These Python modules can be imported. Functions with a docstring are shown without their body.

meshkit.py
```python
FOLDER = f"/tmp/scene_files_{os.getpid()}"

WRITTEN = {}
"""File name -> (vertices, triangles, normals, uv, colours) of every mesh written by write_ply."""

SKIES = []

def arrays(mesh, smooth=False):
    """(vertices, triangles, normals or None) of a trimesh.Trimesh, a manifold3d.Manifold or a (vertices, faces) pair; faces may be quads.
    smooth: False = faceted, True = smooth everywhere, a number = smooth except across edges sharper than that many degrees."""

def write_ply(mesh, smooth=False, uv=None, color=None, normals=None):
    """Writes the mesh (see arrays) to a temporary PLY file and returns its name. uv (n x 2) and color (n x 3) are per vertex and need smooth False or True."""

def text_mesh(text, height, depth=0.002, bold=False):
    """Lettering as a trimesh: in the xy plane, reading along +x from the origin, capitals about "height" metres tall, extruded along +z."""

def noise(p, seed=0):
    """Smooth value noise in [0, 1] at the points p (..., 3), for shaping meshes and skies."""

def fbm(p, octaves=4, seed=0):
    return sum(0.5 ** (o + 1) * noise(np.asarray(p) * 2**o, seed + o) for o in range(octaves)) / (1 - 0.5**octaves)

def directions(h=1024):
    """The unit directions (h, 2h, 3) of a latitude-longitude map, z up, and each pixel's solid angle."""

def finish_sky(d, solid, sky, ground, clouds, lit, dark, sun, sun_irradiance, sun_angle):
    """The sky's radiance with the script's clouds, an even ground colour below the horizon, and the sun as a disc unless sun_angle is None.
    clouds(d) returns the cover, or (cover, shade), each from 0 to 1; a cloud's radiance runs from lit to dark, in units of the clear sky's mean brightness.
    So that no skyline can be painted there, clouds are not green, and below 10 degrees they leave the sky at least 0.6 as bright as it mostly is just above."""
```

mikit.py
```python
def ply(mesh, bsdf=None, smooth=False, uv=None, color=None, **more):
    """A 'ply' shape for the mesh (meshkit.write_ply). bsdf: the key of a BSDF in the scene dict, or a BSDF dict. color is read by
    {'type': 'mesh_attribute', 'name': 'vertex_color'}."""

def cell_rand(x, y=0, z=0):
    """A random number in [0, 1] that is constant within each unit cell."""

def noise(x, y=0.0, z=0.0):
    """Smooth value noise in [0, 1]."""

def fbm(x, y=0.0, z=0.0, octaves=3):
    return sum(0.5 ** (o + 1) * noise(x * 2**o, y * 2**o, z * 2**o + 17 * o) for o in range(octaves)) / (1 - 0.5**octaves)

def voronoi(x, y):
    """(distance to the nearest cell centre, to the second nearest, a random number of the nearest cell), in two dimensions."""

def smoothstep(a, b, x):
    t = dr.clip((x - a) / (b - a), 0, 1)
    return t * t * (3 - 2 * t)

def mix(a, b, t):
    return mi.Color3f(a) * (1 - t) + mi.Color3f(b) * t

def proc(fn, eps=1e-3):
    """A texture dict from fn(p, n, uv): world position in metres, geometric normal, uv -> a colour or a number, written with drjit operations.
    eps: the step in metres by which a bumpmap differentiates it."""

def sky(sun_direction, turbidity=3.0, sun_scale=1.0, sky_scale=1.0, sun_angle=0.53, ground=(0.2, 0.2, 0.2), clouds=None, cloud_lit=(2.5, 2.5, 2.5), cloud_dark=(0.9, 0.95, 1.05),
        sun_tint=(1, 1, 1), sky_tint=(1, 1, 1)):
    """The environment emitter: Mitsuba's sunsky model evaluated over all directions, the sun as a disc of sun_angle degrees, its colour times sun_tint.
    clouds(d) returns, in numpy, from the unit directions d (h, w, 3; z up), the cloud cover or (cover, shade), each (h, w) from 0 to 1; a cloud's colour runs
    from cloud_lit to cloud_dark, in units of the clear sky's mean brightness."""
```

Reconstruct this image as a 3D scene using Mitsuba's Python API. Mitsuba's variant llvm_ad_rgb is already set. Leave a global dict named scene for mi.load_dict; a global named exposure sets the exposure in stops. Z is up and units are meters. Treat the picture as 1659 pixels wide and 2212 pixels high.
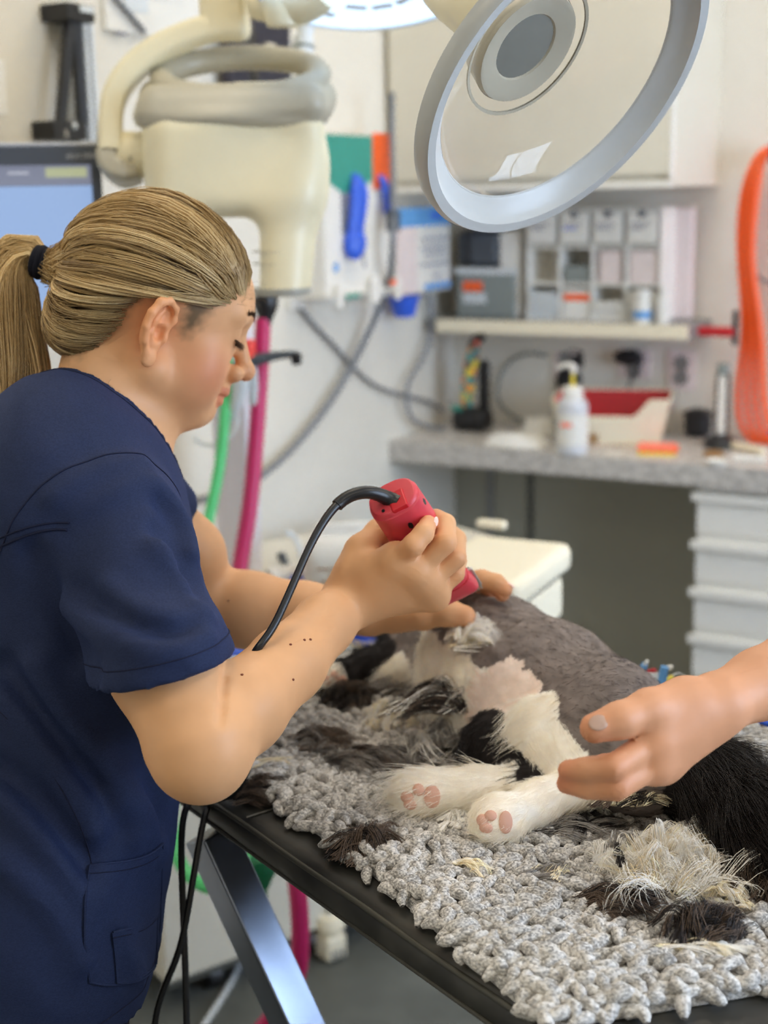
import math, random
import numpy as np
import trimesh
import drjit as dr
import mitsuba as mi
import mikit
import meshkit
from mikit import noise, fbm, voronoi, smoothstep, mix, cell_rand
from scipy.interpolate import CubicSpline
from shapely.geometry import Polygon, Point
import manifold3d as m3

# ---------------------------------------------------------------- camera, light, exposure
T = mi.ScalarTransform4f
scene, labels = {}, {}
W_PX, H_PX, FOCAL = 1659, 2212, 3000.0
PITCH, ROLL = math.radians(12.87), math.radians(1.2)
CAM = np.array([0.0, 0.0, 1.5])
FWD = np.array([0, math.cos(PITCH), -math.sin(PITCH)])
_up0, _r0 = np.array([0, math.sin(PITCH), math.cos(PITCH)]), np.array([1.0, 0, 0])
CRIGHT = _r0 * math.cos(ROLL) - _up0 * math.sin(ROLL)
CUP = _up0 * math.cos(ROLL) + _r0 * math.sin(ROLL)
scene['camera'] = {'type': 'thinlens', 'fov_axis': 'x', 'fov': 2 * math.degrees(math.atan(W_PX / 2 / FOCAL)),
                   'aperture_radius': 0.0062, 'focus_distance': 1.22, 'near_clip': 0.05, 'far_clip': 60.0,
                   'to_world': T().look_at(origin=CAM.tolist(), target=(CAM + FWD).tolist(), up=CUP.tolist())}
# room frame: corner of the left and the back wall, U along the back wall, WV out of the room through the back wall
K0 = np.array([0.202, 3.756, 0.0])
U = np.array([0.870, -0.494, 0.0]); U /= np.linalg.norm(U)
WV = np.array([-U[1], U[0], 0.0])
ZV = np.array([0, 0, 1.0])
def R(s, t, z=0.0):                                     # room coordinates: s along the back wall, t out from it
    return K0 + s * U - t * WV + z * ZV
ROOM_S, ROOM_T, ROOM_H = 3.3, 4.7, 2.62
def rect_emitter(s, t, z, n, half_a, half_b, rgb):      # a lamp panel or window pane: an area light of its own size
    n = np.asarray(n, float)
    c = R(s, t, z)
    up = WV if abs(n[2]) > .9 else ZV
    return {'type': 'rectangle', 'to_world': T().look_at(origin=c.tolist(), target=(c + n).tolist(), up=up.tolist()) @ T().scale([half_a, half_b, 1]),
            'emitter': {'type': 'area', 'radiance': {'type': 'rgb', 'value': list(rgb)}}}
WARM, COOL = np.array([1.0, .875, .675]), np.array([.60, .76, 1.0])
PANELS = [(0.75, 0.85), (0.75, 2.05), (2.3, 0.85), (2.3, 2.05), (0.75, 3.6), (2.3, 3.6)]  # last two are unseen, added to brighten the cat from the camera side
for _i, (_s, _t) in enumerate(PANELS):
    scene['ceiling_light__diffuser' if _i == 0 else f'ceiling_light_{_i:03d}__diffuser'] = rect_emitter(_s, _t, ROOM_H - .012, (0, 0, -1), .3, .3, WARM * 4.4)
scene['window_1__pane'] = rect_emitter(ROOM_S - .02, 1.75, 1.55, -U, .75, .62, COOL * 8.0)
exposure = 0.42
# ---------------------------------------------------------------- helpers
def ray(x, y):
    return FWD + (x - 829.5) / FOCAL * CRIGHT - (y - 1106) / FOCAL * CUP
def P(x, y, d):                                         # the point seen at pixel x, y at depth d
    return CAM + ray(x, y) * d
def Pz(x, y, z):                                        # ... at height z
    r = ray(x, y); return CAM + r * ((z - CAM[2]) / r[2])
def Pp(x, y, p0, n):                                    # ... on a plane
    r = ray(x, y); return CAM + r * (np.dot(p0 - CAM, n) / np.dot(r, n))
def WL(x, y, off=0.0):                                  # ... on the left wall, off metres in front of it
    return Pp(x, y, K0 + off * U, U)
def WB(x, y, off=0.0):                                  # ... on the back wall
    return Pp(x, y, K0 - off * WV, WV)
def st(p):
    q = np.asarray(p) - K0
    return np.dot(q, U), -np.dot(q, WV), q[2]
def nz(v):
    v = np.asarray(v, float); return v / (np.linalg.norm(v) + 1e-12)
def mtx(x, y, z, o=(0, 0, 0)):
    m = np.eye(4); m[:3, 0], m[:3, 1], m[:3, 2], m[:3, 3] = x, y, z, o; return m
def frame(z, up=(0, 0, 1), o=(0, 0, 0)):                # z axis along z, y axis as near up as can be
    z = nz(z); x = np.cross(up, z)
    x = nz(x) if np.linalg.norm(x) > 1e-6 else np.array([1., 0, 0])
    return mtx(x, np.cross(z, x), z, o)
ROOMF = lambda o: mtx(U, WV, ZV, o)                     # x along the back wall, y into it
LEFTF = lambda o: mtx(WV, -U, ZV, o)                    # x along the left wall away from the camera, y into it
def bsdf(key, **k):
    scene[key] = {'type': 'twosided', 'bsdf': {'type': 'principled', **k}}
    return key
def rgb(*v):
    return {'type': 'rgb', 'value': [float(a) for a in v]}
_n = {}
def key_for(name):
    i = _n.get(name, -1) + 1; _n[name] = i
    return name if i == 0 else f'{name}_{i:03d}'
def numbered(name, parent=None):
    return key_for(f'{parent}__{name}' if parent else name)
def add(name, mesh, mat, parent=None, smooth=30, label=None, cat=None, group=None, kind=None, color=None, uv=None):
    k = numbered(name, parent)
    if color is not None or uv is not None: smooth = True if smooth else False
    scene[k] = mikit.ply(mesh, mat, smooth=smooth, color=color, uv=uv)
    tag(k, label, cat, group, kind)
    return k
def tag(k, label=None, cat=None, group=None, kind=None):
    d = {a: b for a, b in (('label', label), ('category', cat), ('group', group), ('kind', kind)) if b}
    if d: labels[k] = {**labels.get(k, {}), **d}
def thing(name, label, cat, group=None):
    k = key_for(name); tag(k, label, cat, group); return k
cat_ = trimesh.util.concatenate
def xf(mesh, M):
    m = mesh.copy(); m.apply_transform(M); return m
_ico = trimesh.creation.icosphere(1)
def rbox(sx, sy, sz, r=.004, M=None, c=(0, 0, 0)):      # a box with rounded edges, centred on c
    r = min(r, .49 * min(sx, sy, sz))
    h = np.array([sx, sy, sz]) / 2 - r
    v = np.vstack([_ico.vertices * r + h * np.array(s) for s in np.ndindex(2, 2, 2) for s in [np.array(s) * 2 - 1]])
    m = trimesh.convex.convex_hull(v); m.apply_translation(c)
    return m if M is None else xf(m, M)
def bx(x0, x1, y0, y1, z0, z1, r=.003, M=None):
    return rbox(x1 - x0, y1 - y0, z1 - z0, r, M, ((x0 + x1) / 2, (y0 + y1) / 2, (z0 + z1) / 2))
def smooth_path(pts, n=40):
    pts = np.asarray(pts, float)
    t = np.r_[0, np.cumsum(np.linalg.norm(np.diff(pts, axis=0), axis=1) ** .6 + 1e-9)]
    return CubicSpline(t, pts)(np.linspace(0, t[-1], n))
def tube(pts, r, sides=10, n=0, caps=True, flat=1.0, pw=1.0, ref=None):   # swept tube; r a number, one per given point or per sample
    pts = np.asarray(pts, float); r = np.atleast_1d(np.asarray(r, float))
    if n:
        t0 = np.linspace(0, 1, len(r)); pts = smooth_path(pts, n)
        r = np.interp(np.linspace(0, 1, n), t0, r) if len(r) > 1 else np.full(n, r[0])
    elif len(r) == 1: r = np.full(len(pts), r[0])
    t = np.gradient(pts, axis=0); t /= np.linalg.norm(t, axis=1, keepdims=True) + 1e-12
    a = np.zeros_like(t)
    if ref is None: ref = np.array([0, 0, 1.]) if abs(t[0][2]) < .9 else np.array([1., 0, 0])
    a[0] = nz(np.cross(t[0], ref))
    for i in range(1, len(t)):
        v = a[i - 1] - t[i] * np.dot(a[i - 1], t[i]); a[i] = nz(v)
    b = np.cross(t, a); th = (np.arange(sides) + .5 * (pw < 1)) * 2 * np.pi / sides
    cs, sn = np.sign(np.cos(th)) * np.abs(np.cos(th)) ** pw, np.sign(np.sin(th)) * np.abs(np.sin(th)) ** pw
    V = pts[:, None] + r[:, None, None] * (cs[None, :, None] * a[:, None] + flat * sn[None, :, None] * b[:, None])
    V = V.reshape(-1, 3); k = len(pts)
    i, j = np.meshgrid(np.arange(k - 1), np.arange(sides), indexing='ij')
    q = np.stack([i * sides + j, i * sides + (j + 1) % sides, (i + 1) * sides + (j + 1) % sides, (i + 1) * sides + j], -1).reshape(-1, 4)
    f = np.vstack([q[:, [0, 1, 2]], q[:, [0, 2, 3]]])
    if caps:
        V = np.vstack([V, pts[0], pts[-1]]); j = np.arange(sides)
        f = np.vstack([f, np.stack([(j + 1) % sides, j, np.full(sides, k * sides)], 1),
                       np.stack([(k - 1) * sides + j, (k - 1) * sides + (j + 1) % sides, np.full(sides, k * sides + 1)], 1)])
    return trimesh.Trimesh(V, f, process=False)
def lathe(prof, n=40, M=None):                          # (radius, height) profile about z
    m = trimesh.creation.revolve(np.asarray(prof, float), sections=n)
    return m if M is None else xf(m, M)
def prism(poly, h, M=None, z0=0.0):                     # polygon (shapely or points) extruded along z
    if not hasattr(poly, 'exterior'): poly = Polygon(poly)
    m = trimesh.creation.extrude_polygon(poly, h, engine='earcut'); m.apply_translation([0, 0, z0])
    return m if M is None else xf(m, M)
def rrect(w, h, r):
    return Polygon([(-w / 2 + r, -h / 2 + r), (w / 2 - r, -h / 2 + r), (w / 2 - r, h / 2 - r), (-w / 2 + r, h / 2 - r)]).buffer(r, 6)
def cyl(p0, p1, r, sides=24):
    return tube([p0, p1], r, sides)
def text(s, h, M, depth=.0006, bold=False):
    m = meshkit.text_mesh(s, h, depth, bold); return xf(m, M)
def strands(C, r, col=None, tip=.35, sides=3, prof=None):          # N x K x 3 curves as thin tubes: (mesh, colours)
    C = np.asarray(C, float); N, K, _ = C.shape
    t = np.gradient(C, axis=1); t /= np.linalg.norm(t, axis=2, keepdims=True) + 1e-12
    ref = np.where(np.abs(t[..., 2:]) < .8, [0, 0, 1.], [1., 0, 0])
    a = np.cross(t, ref); a /= np.linalg.norm(a, axis=2, keepdims=True) + 1e-12
    b = np.cross(t, a); th = np.arange(sides) * 2 * np.pi / sides
    rad = (np.broadcast_to(np.asarray(r, float).reshape(-1, 1), (N, 1)) * (np.linspace(1, tip, K) if prof is None else np.asarray(prof))[None])[..., None, None]
    V = (C[:, :, None] + rad * (np.cos(th)[:, None] * a[:, :, None] + np.sin(th)[:, None] * b[:, :, None])).reshape(-1, 3)
    n, i, j = np.meshgrid(np.arange(N), np.arange(K - 1), np.arange(sides), indexing='ij')
    o = n * K * sides
    q = np.stack([o + i * sides + j, o + i * sides + (j + 1) % sides, o + (i + 1) * sides + (j + 1) % sides, o + (i + 1) * sides + j], -1).reshape(-1, 4)
    f = np.vstack([q[:, [0, 1, 2]], q[:, [0, 2, 3]]])
    m = trimesh.Trimesh(V, f, process=False)
    if col is None: return m
    col = np.asarray(col, float)
    if col.ndim == 2: col = np.broadcast_to(col[:, None], (N, K, 3))
    return m, np.repeat(col.reshape(-1, 3), sides, axis=0)
def merge(pairs):                                       # [(mesh, colours)] -> (mesh, colours)
    return cat_([m for m, _ in pairs]), np.vstack([np.broadcast_to(c, (len(m.vertices), 3)) for m, c in pairs])

# ---- signed distance modelling: rounded limbs blended into one surface, meshed by surface nets on sparse blocks
class Field:
    def __init__(s): s.pr = []; s.warp = None
    def cone(s, a, b, ra, rb, k=.012, op=1):
        a, b = np.asarray(a, float), np.asarray(b, float); R_ = max(ra, rb)
        s.pr.append(('c', (a, b - a, float(np.dot(b - a, b - a)) + 1e-12, ra, rb), k, op, np.minimum(a, b) - R_, np.maximum(a, b) + R_)); return s
    def chain(s, pts, rad, k=.012, op=1):
        for i in range(len(pts) - 1): s.cone(pts[i], pts[i + 1], rad[i], rad[i + 1], k, op)
        return s
    def ball(s, c, r, k=.012, op=1): return s.cone(c, c, r, r, k, op)
    def ell(s, c, r, M=None, k=.02, op=1):
        c, r = np.asarray(c, float), np.asarray(r, float); M = np.eye(3) if M is None else np.asarray(M)[:3, :3]
        e = np.abs(M) @ r
        s.pr.append(('e', (c, r, M), k, op, c - e, c + e)); return s
    def rb(s, c, half, r, M=None, k=.02, op=1):         # rounded box
        c, half = np.asarray(c, float), np.asarray(half, float); M = np.eye(3) if M is None else np.asarray(M)[:3, :3]
        e = np.abs(M) @ half
        s.pr.append(('b', (c, half - r, M, r), k, op, c - e, c + e)); return s
    def __call__(s, p, band=.05):
        p = np.asarray(p, float); d = np.full(len(p), 1.0)
        for kind, a, k, op, lo, hi in s.pr:
            m = np.all((p > lo - band) & (p < hi + band), axis=1)
            if not m.any(): continue
            q = p[m]
            if kind == 'c':
                w = q - a[0]; h = np.clip(w @ a[1] / a[2], 0, 1)
                v = np.linalg.norm(w - h[:, None] * a[1], axis=1) - (a[3] + (a[4] - a[3]) * h)
            elif kind == 'b':
                w = np.abs((q - a[0]) @ a[2]) - a[1]
                v = np.linalg.norm(np.maximum(w, 0), axis=1) + np.minimum(w.max(1), 0) - a[3]
            else:
                w = (q - a[0]) @ a[2]; k0 = np.linalg.norm(w / a[1], axis=1); k1 = np.linalg.norm(w / a[1] ** 2, axis=1)
                v = k0 * (k0 - 1) / (k1 + 1e-9)
            e = d[m]
            if op > 0: h = np.clip(.5 + .5 * (v - e) / k, 0, 1); d[m] = v + (e - v) * h - k * h * (1 - h); d[m] = np.where(e - v > 0.9, v, d[m])
            else: h = np.clip(.5 - .5 * (e + v) / k, 0, 1); d[m] = e + (-v - e) * h + k * h * (1 - h)
        if s.warp is not None: d = d + s.warp(p)
        return d
    def box(s, pad=.02):
        return np.min([x[4] for x in s.pr if x[3] > 0], 0) - pad, np.max([x[5] for x in s.pr if x[3] > 0], 0) + pad
def grad(f, p, e=.0015):
    g = np.stack([f(p + e * np.eye(3)[i]) - f(p - e * np.eye(3)[i]) for i in range(3)], 1)
    return g / (np.linalg.norm(g, axis=1, keepdims=True) + 1e-12)
def mesh_sdf(f, lo, hi, h, B=8):
    lo, hi = np.asarray(lo, float), np.asarray(hi, float); nb = np.ceil((hi - lo) / (h * B)).astype(int) + 1
    bi = np.stack(np.meshgrid(*[np.arange(n) for n in nb], indexing='ij'), -1).reshape(-1, 3)
    d = f(lo + (bi + .5) * h * B)
    bi = bi[np.abs(d) < h * B * 1.25 + .004]
    slot = np.full(nb + 2, -1); slot[tuple((bi + 1).T)] = np.arange(len(bi))
    o = np.stack(np.meshgrid(*[np.arange(B)] * 3, indexing='ij'), -1).reshape(-1, 3)
    val = np.empty((len(bi), B, B, B), np.float32)
    for s in range(0, len(bi), 4000):
        g = (bi[s:s + 4000, None] * B + o[None]).reshape(-1, 3)
        val[s:s + 4000] = f(lo + g * h).reshape(-1, B, B, B)
    def padded(A, sgn, fill):
        E = np.full((len(bi), B + 1, B + 1, B + 1), fill, A.dtype)
        main, edge = (slice(0, B), slice(B, B + 1)) if sgn > 0 else (slice(1, B + 1), slice(0, 1))
        src = slice(0, 1) if sgn > 0 else slice(B - 1, B)
        for c in np.ndindex(2, 2, 2):
            sl = slot[tuple((bi + 1 + sgn * np.array(c)).T)]; ok = sl >= 0
            E[(ok,) + tuple(edge if x else main for x in c)] = A[(sl[ok],) + tuple(src if x else slice(None) for x in c)]
        return E
    E = padded(val, 1, np.nan)
    cor = {c: E[:, c[0]:c[0] + B, c[1]:c[1] + B, c[2]:c[2] + B] for c in np.ndindex(2, 2, 2)}
    st_ = np.stack(list(cor.values())); bad = np.isnan(st_).any(0)
    neg = (st_ < 0).sum(0); act = (neg > 0) & (neg < 8) & ~bad
    I = np.nonzero(act); S = np.zeros((len(I[0]), 3)); cnt = np.zeros(len(I[0])); cs = list(cor)
    vv = {c: cor[c][I].astype(float) for c in cs}
    for c in cs:
        for ax in range(3):
            if c[ax]: continue
            e = list(c); e[ax] = 1; e = tuple(e); a, b = vv[c], vv[e]; x = (a < 0) != (b < 0)
            tt = np.where(x, a / np.where(x, a - b, 1), 0); p = np.array(c, float)[None] + tt[:, None] * np.eye(3)[ax]
            S[x] += p[x]; cnt[x] += 1
    V = lo + (bi[I[0]] * B + np.stack(I[1:], 1) + S / cnt[:, None]) * h
    vid = np.full((len(bi), B, B, B), -1, np.int64); vid[I] = np.arange(len(V))
    Q = padded(vid, -1, -1); F_ = []
    base = E[:, :B, :B, :B]
    for ax in range(3):
        sh = [0, 0, 0]; sh[ax] = 1
        nxt = E[:, sh[0]:sh[0] + B, sh[1]:sh[1] + B, sh[2]:sh[2] + B]
        cross = ((base < 0) != (nxt < 0)) & ~np.isnan(nxt); J = np.nonzero(cross)
        b, c = [x for x in range(3) if x != ax]
        def cell(db, dc):
            q = [J[1] + 1, J[2] + 1, J[3] + 1]; q[b] = q[b] - db; q[c] = q[c] - dc; return Q[(J[0], *q)]
        q = np.stack([cell(0, 0), cell(1, 0), cell(1, 1), cell(0, 1)], 1); ok = (q >= 0).all(1)
        flip = (base[J] < 0) ^ (ax == 1); q = np.where(flip[:, None], q, q[:, ::-1]); F_.append(q[ok])
    q = np.vstack(F_)
    return trimesh.Trimesh(V, np.vstack([q[:, [0, 1, 2]], q[:, [0, 2, 3]]]), process=False)
def isolines(mesh, val, iso, r=.0006, lift=.0004, keep=None):     # stitching: the lines of a mesh where a value is iso, as thin tubes
    s = val[mesh.faces] - iso; F_ = mesh.faces; out = []
    nn = mesh.face_normals
    hit = np.nonzero((s.min(1) < 0) & (s.max(1) >= 0) & (keep[F_].all(1) if keep is not None else True))[0]
    for i in hit:
        p = []
        for a, b in ((0, 1), (1, 2), (2, 0)):
            if (s[i, a] < 0) != (s[i, b] < 0):
                t = s[i, a] / (s[i, a] - s[i, b]); p.append(mesh.vertices[F_[i, a]] * (1 - t) + mesh.vertices[F_[i, b]] * t)
        if len(p) == 2 and np.linalg.norm(p[1] - p[0]) > 1e-5:
            d = (p[1] - p[0]) * .15; out.append(np.array([p[0] - d, p[1] + d]) + nn[i] * lift)
    return strands(np.array(out), r, None, 1.0, 4) if out else None
def march(f, x, y, d0=.4, d1=3.0, n=90):                # first point of the field's surface seen at pixel x, y
    r = ray(x, y); d = d0
    for _ in range(n):
        v = float(f((CAM + r * d)[None], band=.25)[0])
        if v < .0004: return CAM + r * d
        d += max(min(v, .05) * .8, .0004)
        if d > d1: break
    return None
# ---------------------------------------------------------------- materials
def lin(r, g, b):                                       # sRGB 0..255 -> linear
    v = np.array([r, g, b]) / 255.0
    return np.where(v <= .04045, v / 12.92, ((v + .055) / 1.055) ** 2.4)
def paint(key, c, rough=.5, spec=.5, **k):
    return bsdf(key, base_color=rgb(*lin(*c)), roughness=rough, specular=spec, **k)
def vc(key, rough=.5, spec=.4, **k):
    return bsdf(key, base_color={'type': 'mesh_attribute', 'name': 'vertex_color'}, roughness=rough, specular=spec, **k)
def speck(c, amt, sc, c2=None):                         # a grainy colour
    a, b = lin(*c).tolist(), lin(*(c2 or [x * (1 - amt) for x in c])).tolist()
    return mikit.proc(lambda p, n, uv: mix(a, b, smoothstep(.35, .75, fbm(p.x * sc, p.y * sc, p.z * sc, 3))))
bsdf('m_wall', base_color=speck((226, 221, 210), .012, 240), roughness=.6, specular=.3)
bsdf('m_ceiling', base_color=rgb(.8, .8, .78), roughness=.8)
bsdf('m_floor', base_color=speck((98, 101, 97), .12, 9), roughness=.38, specular=.4)
paint('m_cab', (215, 210, 196), .35)
paint('m_white', (230, 228, 222), .35)
paint('m_grey', (128, 128, 126), .45)
paint('m_darkgrey', (84, 85, 80), .5)
paint('m_knee', (154, 152, 138), .5)
paint('m_black', (22, 23, 26), .35)
paint('m_blackmatt', (26, 26, 28), .7)
bsdf('m_counter', base_color=speck((196, 192, 188), .16, 90), roughness=.35)
paint('m_cream', (236, 227, 203), .35)
paint('m_red', (190, 22, 36), .4)
paint('m_orange', (246, 98, 34), .4)
paint('m_teal', (52, 148, 132), .5)
paint('m_bluep', (44, 92, 214), .4)
paint('m_lightblue', (96, 156, 214), .5)
paint('m_print', (120, 124, 140), .6)
paint('m_pinkwhite', (226, 212, 210), .45)
paint('m_greybox', (132, 140, 138), .4)
paint('m_slate', (70, 76, 84), .5)
paint('m_cable', (118, 122, 128), .45)
paint('m_yellow', (236, 214, 70), .5)
paint('m_pinknote', (248, 128, 104), .6)
paint('m_brown', (146, 108, 60), .5)
bsdf('m_steel', base_color=rgb(.62, .63, .65), metallic=1.0, roughness=.3)
bsdf('m_chrome', base_color=rgb(.36, .41, .52), metallic=1.0, roughness=.24)
paint('m_frost', (214, 220, 224), .25)
# ---------------------------------------------------------------- the room
def slab(s0, s1, t0, t1, z0, z1):
    return bx(s0, s1, -t1, -t0, z0, z1, .0005, ROOMF(K0))
S = dict(kind='structure', smooth=False)
add('floor', slab(-.1, ROOM_S + .1, -.1, ROOM_T + .1, -.1, 0), 'm_floor', **S)
add('ceiling', slab(-.1, ROOM_S + .1, -.1, ROOM_T + .1, ROOM_H, ROOM_H + .1), 'm_ceiling', **S)
add('wall_back', slab(-.1, ROOM_S + .1, -.1, 0, 0, ROOM_H), 'm_wall', **S)
add('wall_front', slab(-.1, ROOM_S + .1, ROOM_T, ROOM_T + .1, 0, ROOM_H), 'm_wall', **S)
add('wall_left', slab(-.1, 0, 0, ROOM_T, 0, ROOM_H), 'm_wall', **S)
add('wall_right', slab(ROOM_S, ROOM_S + .1, 0, ROOM_T, 0, ROOM_H), 'm_wall', **S)
# the lit window on the right wall and the ceiling panels, two of them added as fill (outside the frame)
tag('window_1', kind='structure')
for a, b, c, d in ((.96, 2.54, .87, .93), (.96, 2.54, 2.17, 2.23), (.96, 1.0, .93, 2.17), (2.5, 2.54, .93, 2.17), (1.73, 1.77, .93, 2.17)):
    add('frame', slab(ROOM_S - .05, ROOM_S, a, b, c, d), 'm_white', parent='window_1', smooth=False)
for i, (s_, t_) in enumerate(PANELS):
    k = 'ceiling_light' if i == 0 else f'ceiling_light_{i:03d}'
    tag(k, 'square white ceiling light panel ' + ('over the counter corner', 'over the treatment table', 'over the right end of the counter', 'over the right side of the room', 'added as fill behind the camera on the left', 'added as fill behind the camera on the right')[i], 'ceiling light', 'ceiling light panels')
    fr = prism(Polygon(rrect(.66, .66, .01).exterior.coords, [list(rrect(.6, .6, .004).exterior.coords)]), .03, ROOMF(R(s_, t_, ROOM_H - .03)))
    add('housing', fr, 'm_white', parent=k, smooth=False)
# ---------------------------------------------------------------- upper cabinet, shelf, counter, drawers on the back wall
OC = .37
sR = st(WB(1446, 395, OC))[0]
zd0 = st(WB(1150, 383, OC))[2]; zc0 = st(WB(1150, 409, OC))[2]
c_ = thing('wall_cabinet', 'cream wall cabinet with one wide flap door above the shelf', 'cabinet')
add('carcass', slab(.012, sR, 0.001, OC - .02, zc0, 2.35), 'm_cab', c_)
add('door', slab(.016, sR - .002, OC - .019, OC, zd0, 2.349), 'm_cab', c_)
add('bottom_rail', slab(.012, sR, OC - .03, OC - .004, zc0 - .002, zc0 + .012), 'm_white', c_)
add('edge_strip', slab(sR - .001, sR + .004, OC - .022, OC + .001, zd0 - .01, 2.349), 'm_white', c_)
OS = .2
sS = st(WB(1484, 712, OS))[0]; zS = st(WB(1484, 705, OS))[2]
c_ = thing('wall_shelf', 'pale cream shelf board under the wall cabinet', 'shelf')
add('board', slab(.01, sS, .001, OS - .012, zS - .032, zS), 'm_grey', c_)
add('front_edge', slab(.045, sS, OS - .012, OS, zS - .031, zS + .001), 'm_cream', c_)
OT, ZT = .38, .90
add('counter_top', slab(.001, 1.75, .001, OT, ZT - .05, ZT), 'm_counter', label='long grey stone-look counter top along the back wall', cat='counter')
sD = st(WB(1503, 1100, OT - .03))[0]
add('knee_panel', slab(.001, sD, .0005, .012, .001, ZT - .051), 'm_knee', label='dark grey panel on the wall under the counter', cat='panel')
add('cable_strip', slab(st(WB(1064, 1050))[0] - .01, st(WB(1064, 1050))[0] + .01, .012, .02, .1, ZT - .052), 'm_grey', label='narrow grey cable strip under the counter, nearer the corner', cat='strip')
add('cable_strip', slab(st(WB(1150, 1050))[0] - .008, st(WB(1150, 1050))[0] + .008, .012, .018, .1, ZT - .052), 'm_darkgrey', label='narrow dark cable strip under the counter, farther from the corner', cat='strip')
c_ = thing('drawer_unit', 'white drawer unit with wide lipped drawers under the counter', 'drawer unit')
add('carcass', slab(sD, sD + .55, .013, OT - .045, .06, ZT - .051), 'm_white', c_)
z1 = ZT - .056
while z1 > .2:
    d_ = add('drawer', slab(sD + .004, sD + .545, OT - .046, OT - .026, z1 - .105, z1 - .012), 'm_white', c_)
    add('lip', slab(sD - .006, sD + .548, OT - .03, OT - .012, z1 - .03, z1 - .012), 'm_white', d_)
    z1 -= .112
add('plinth', slab(sD + .02, sD + .53, .03, OT - .09, .001, .06), 'm_darkgrey', c_)
# ---------------------------------------------------------------- on the shelf
def shelf_box(name, x0, x1, ytop, off0, off1, mat, label, cat, ybase=None, r=.006, zbase=None):
    s0, s1 = st(WB(x0, 640, off1))[0], st(WB(x1, 640, off1))[0]; zb = zS + .001 if zbase is None else zbase
    z1 = st(WB((x0 + x1) / 2, ytop, off1))[2]
    k = thing(name, label, cat)
    add('body', bx(s0, s1, -off1, -off0, zb, z1, r, ROOMF(K0)), mat, k)
    return k, s0, s1, zb, z1
def front(k, name, s0, s1, z0, z1, off, mat, d=.0015, r=.0007):
    return add(name, bx(s0, s1, -off - d, -off + .0005, z0, z1, r, ROOMF(K0)), mat, k)
k, s0, s1, zb, z1 = shelf_box('storage_box', 985, 1112, 582, .03, .15, 'm_greybox', 'grey translucent storage box with an orange label on the shelf', 'box')
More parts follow.
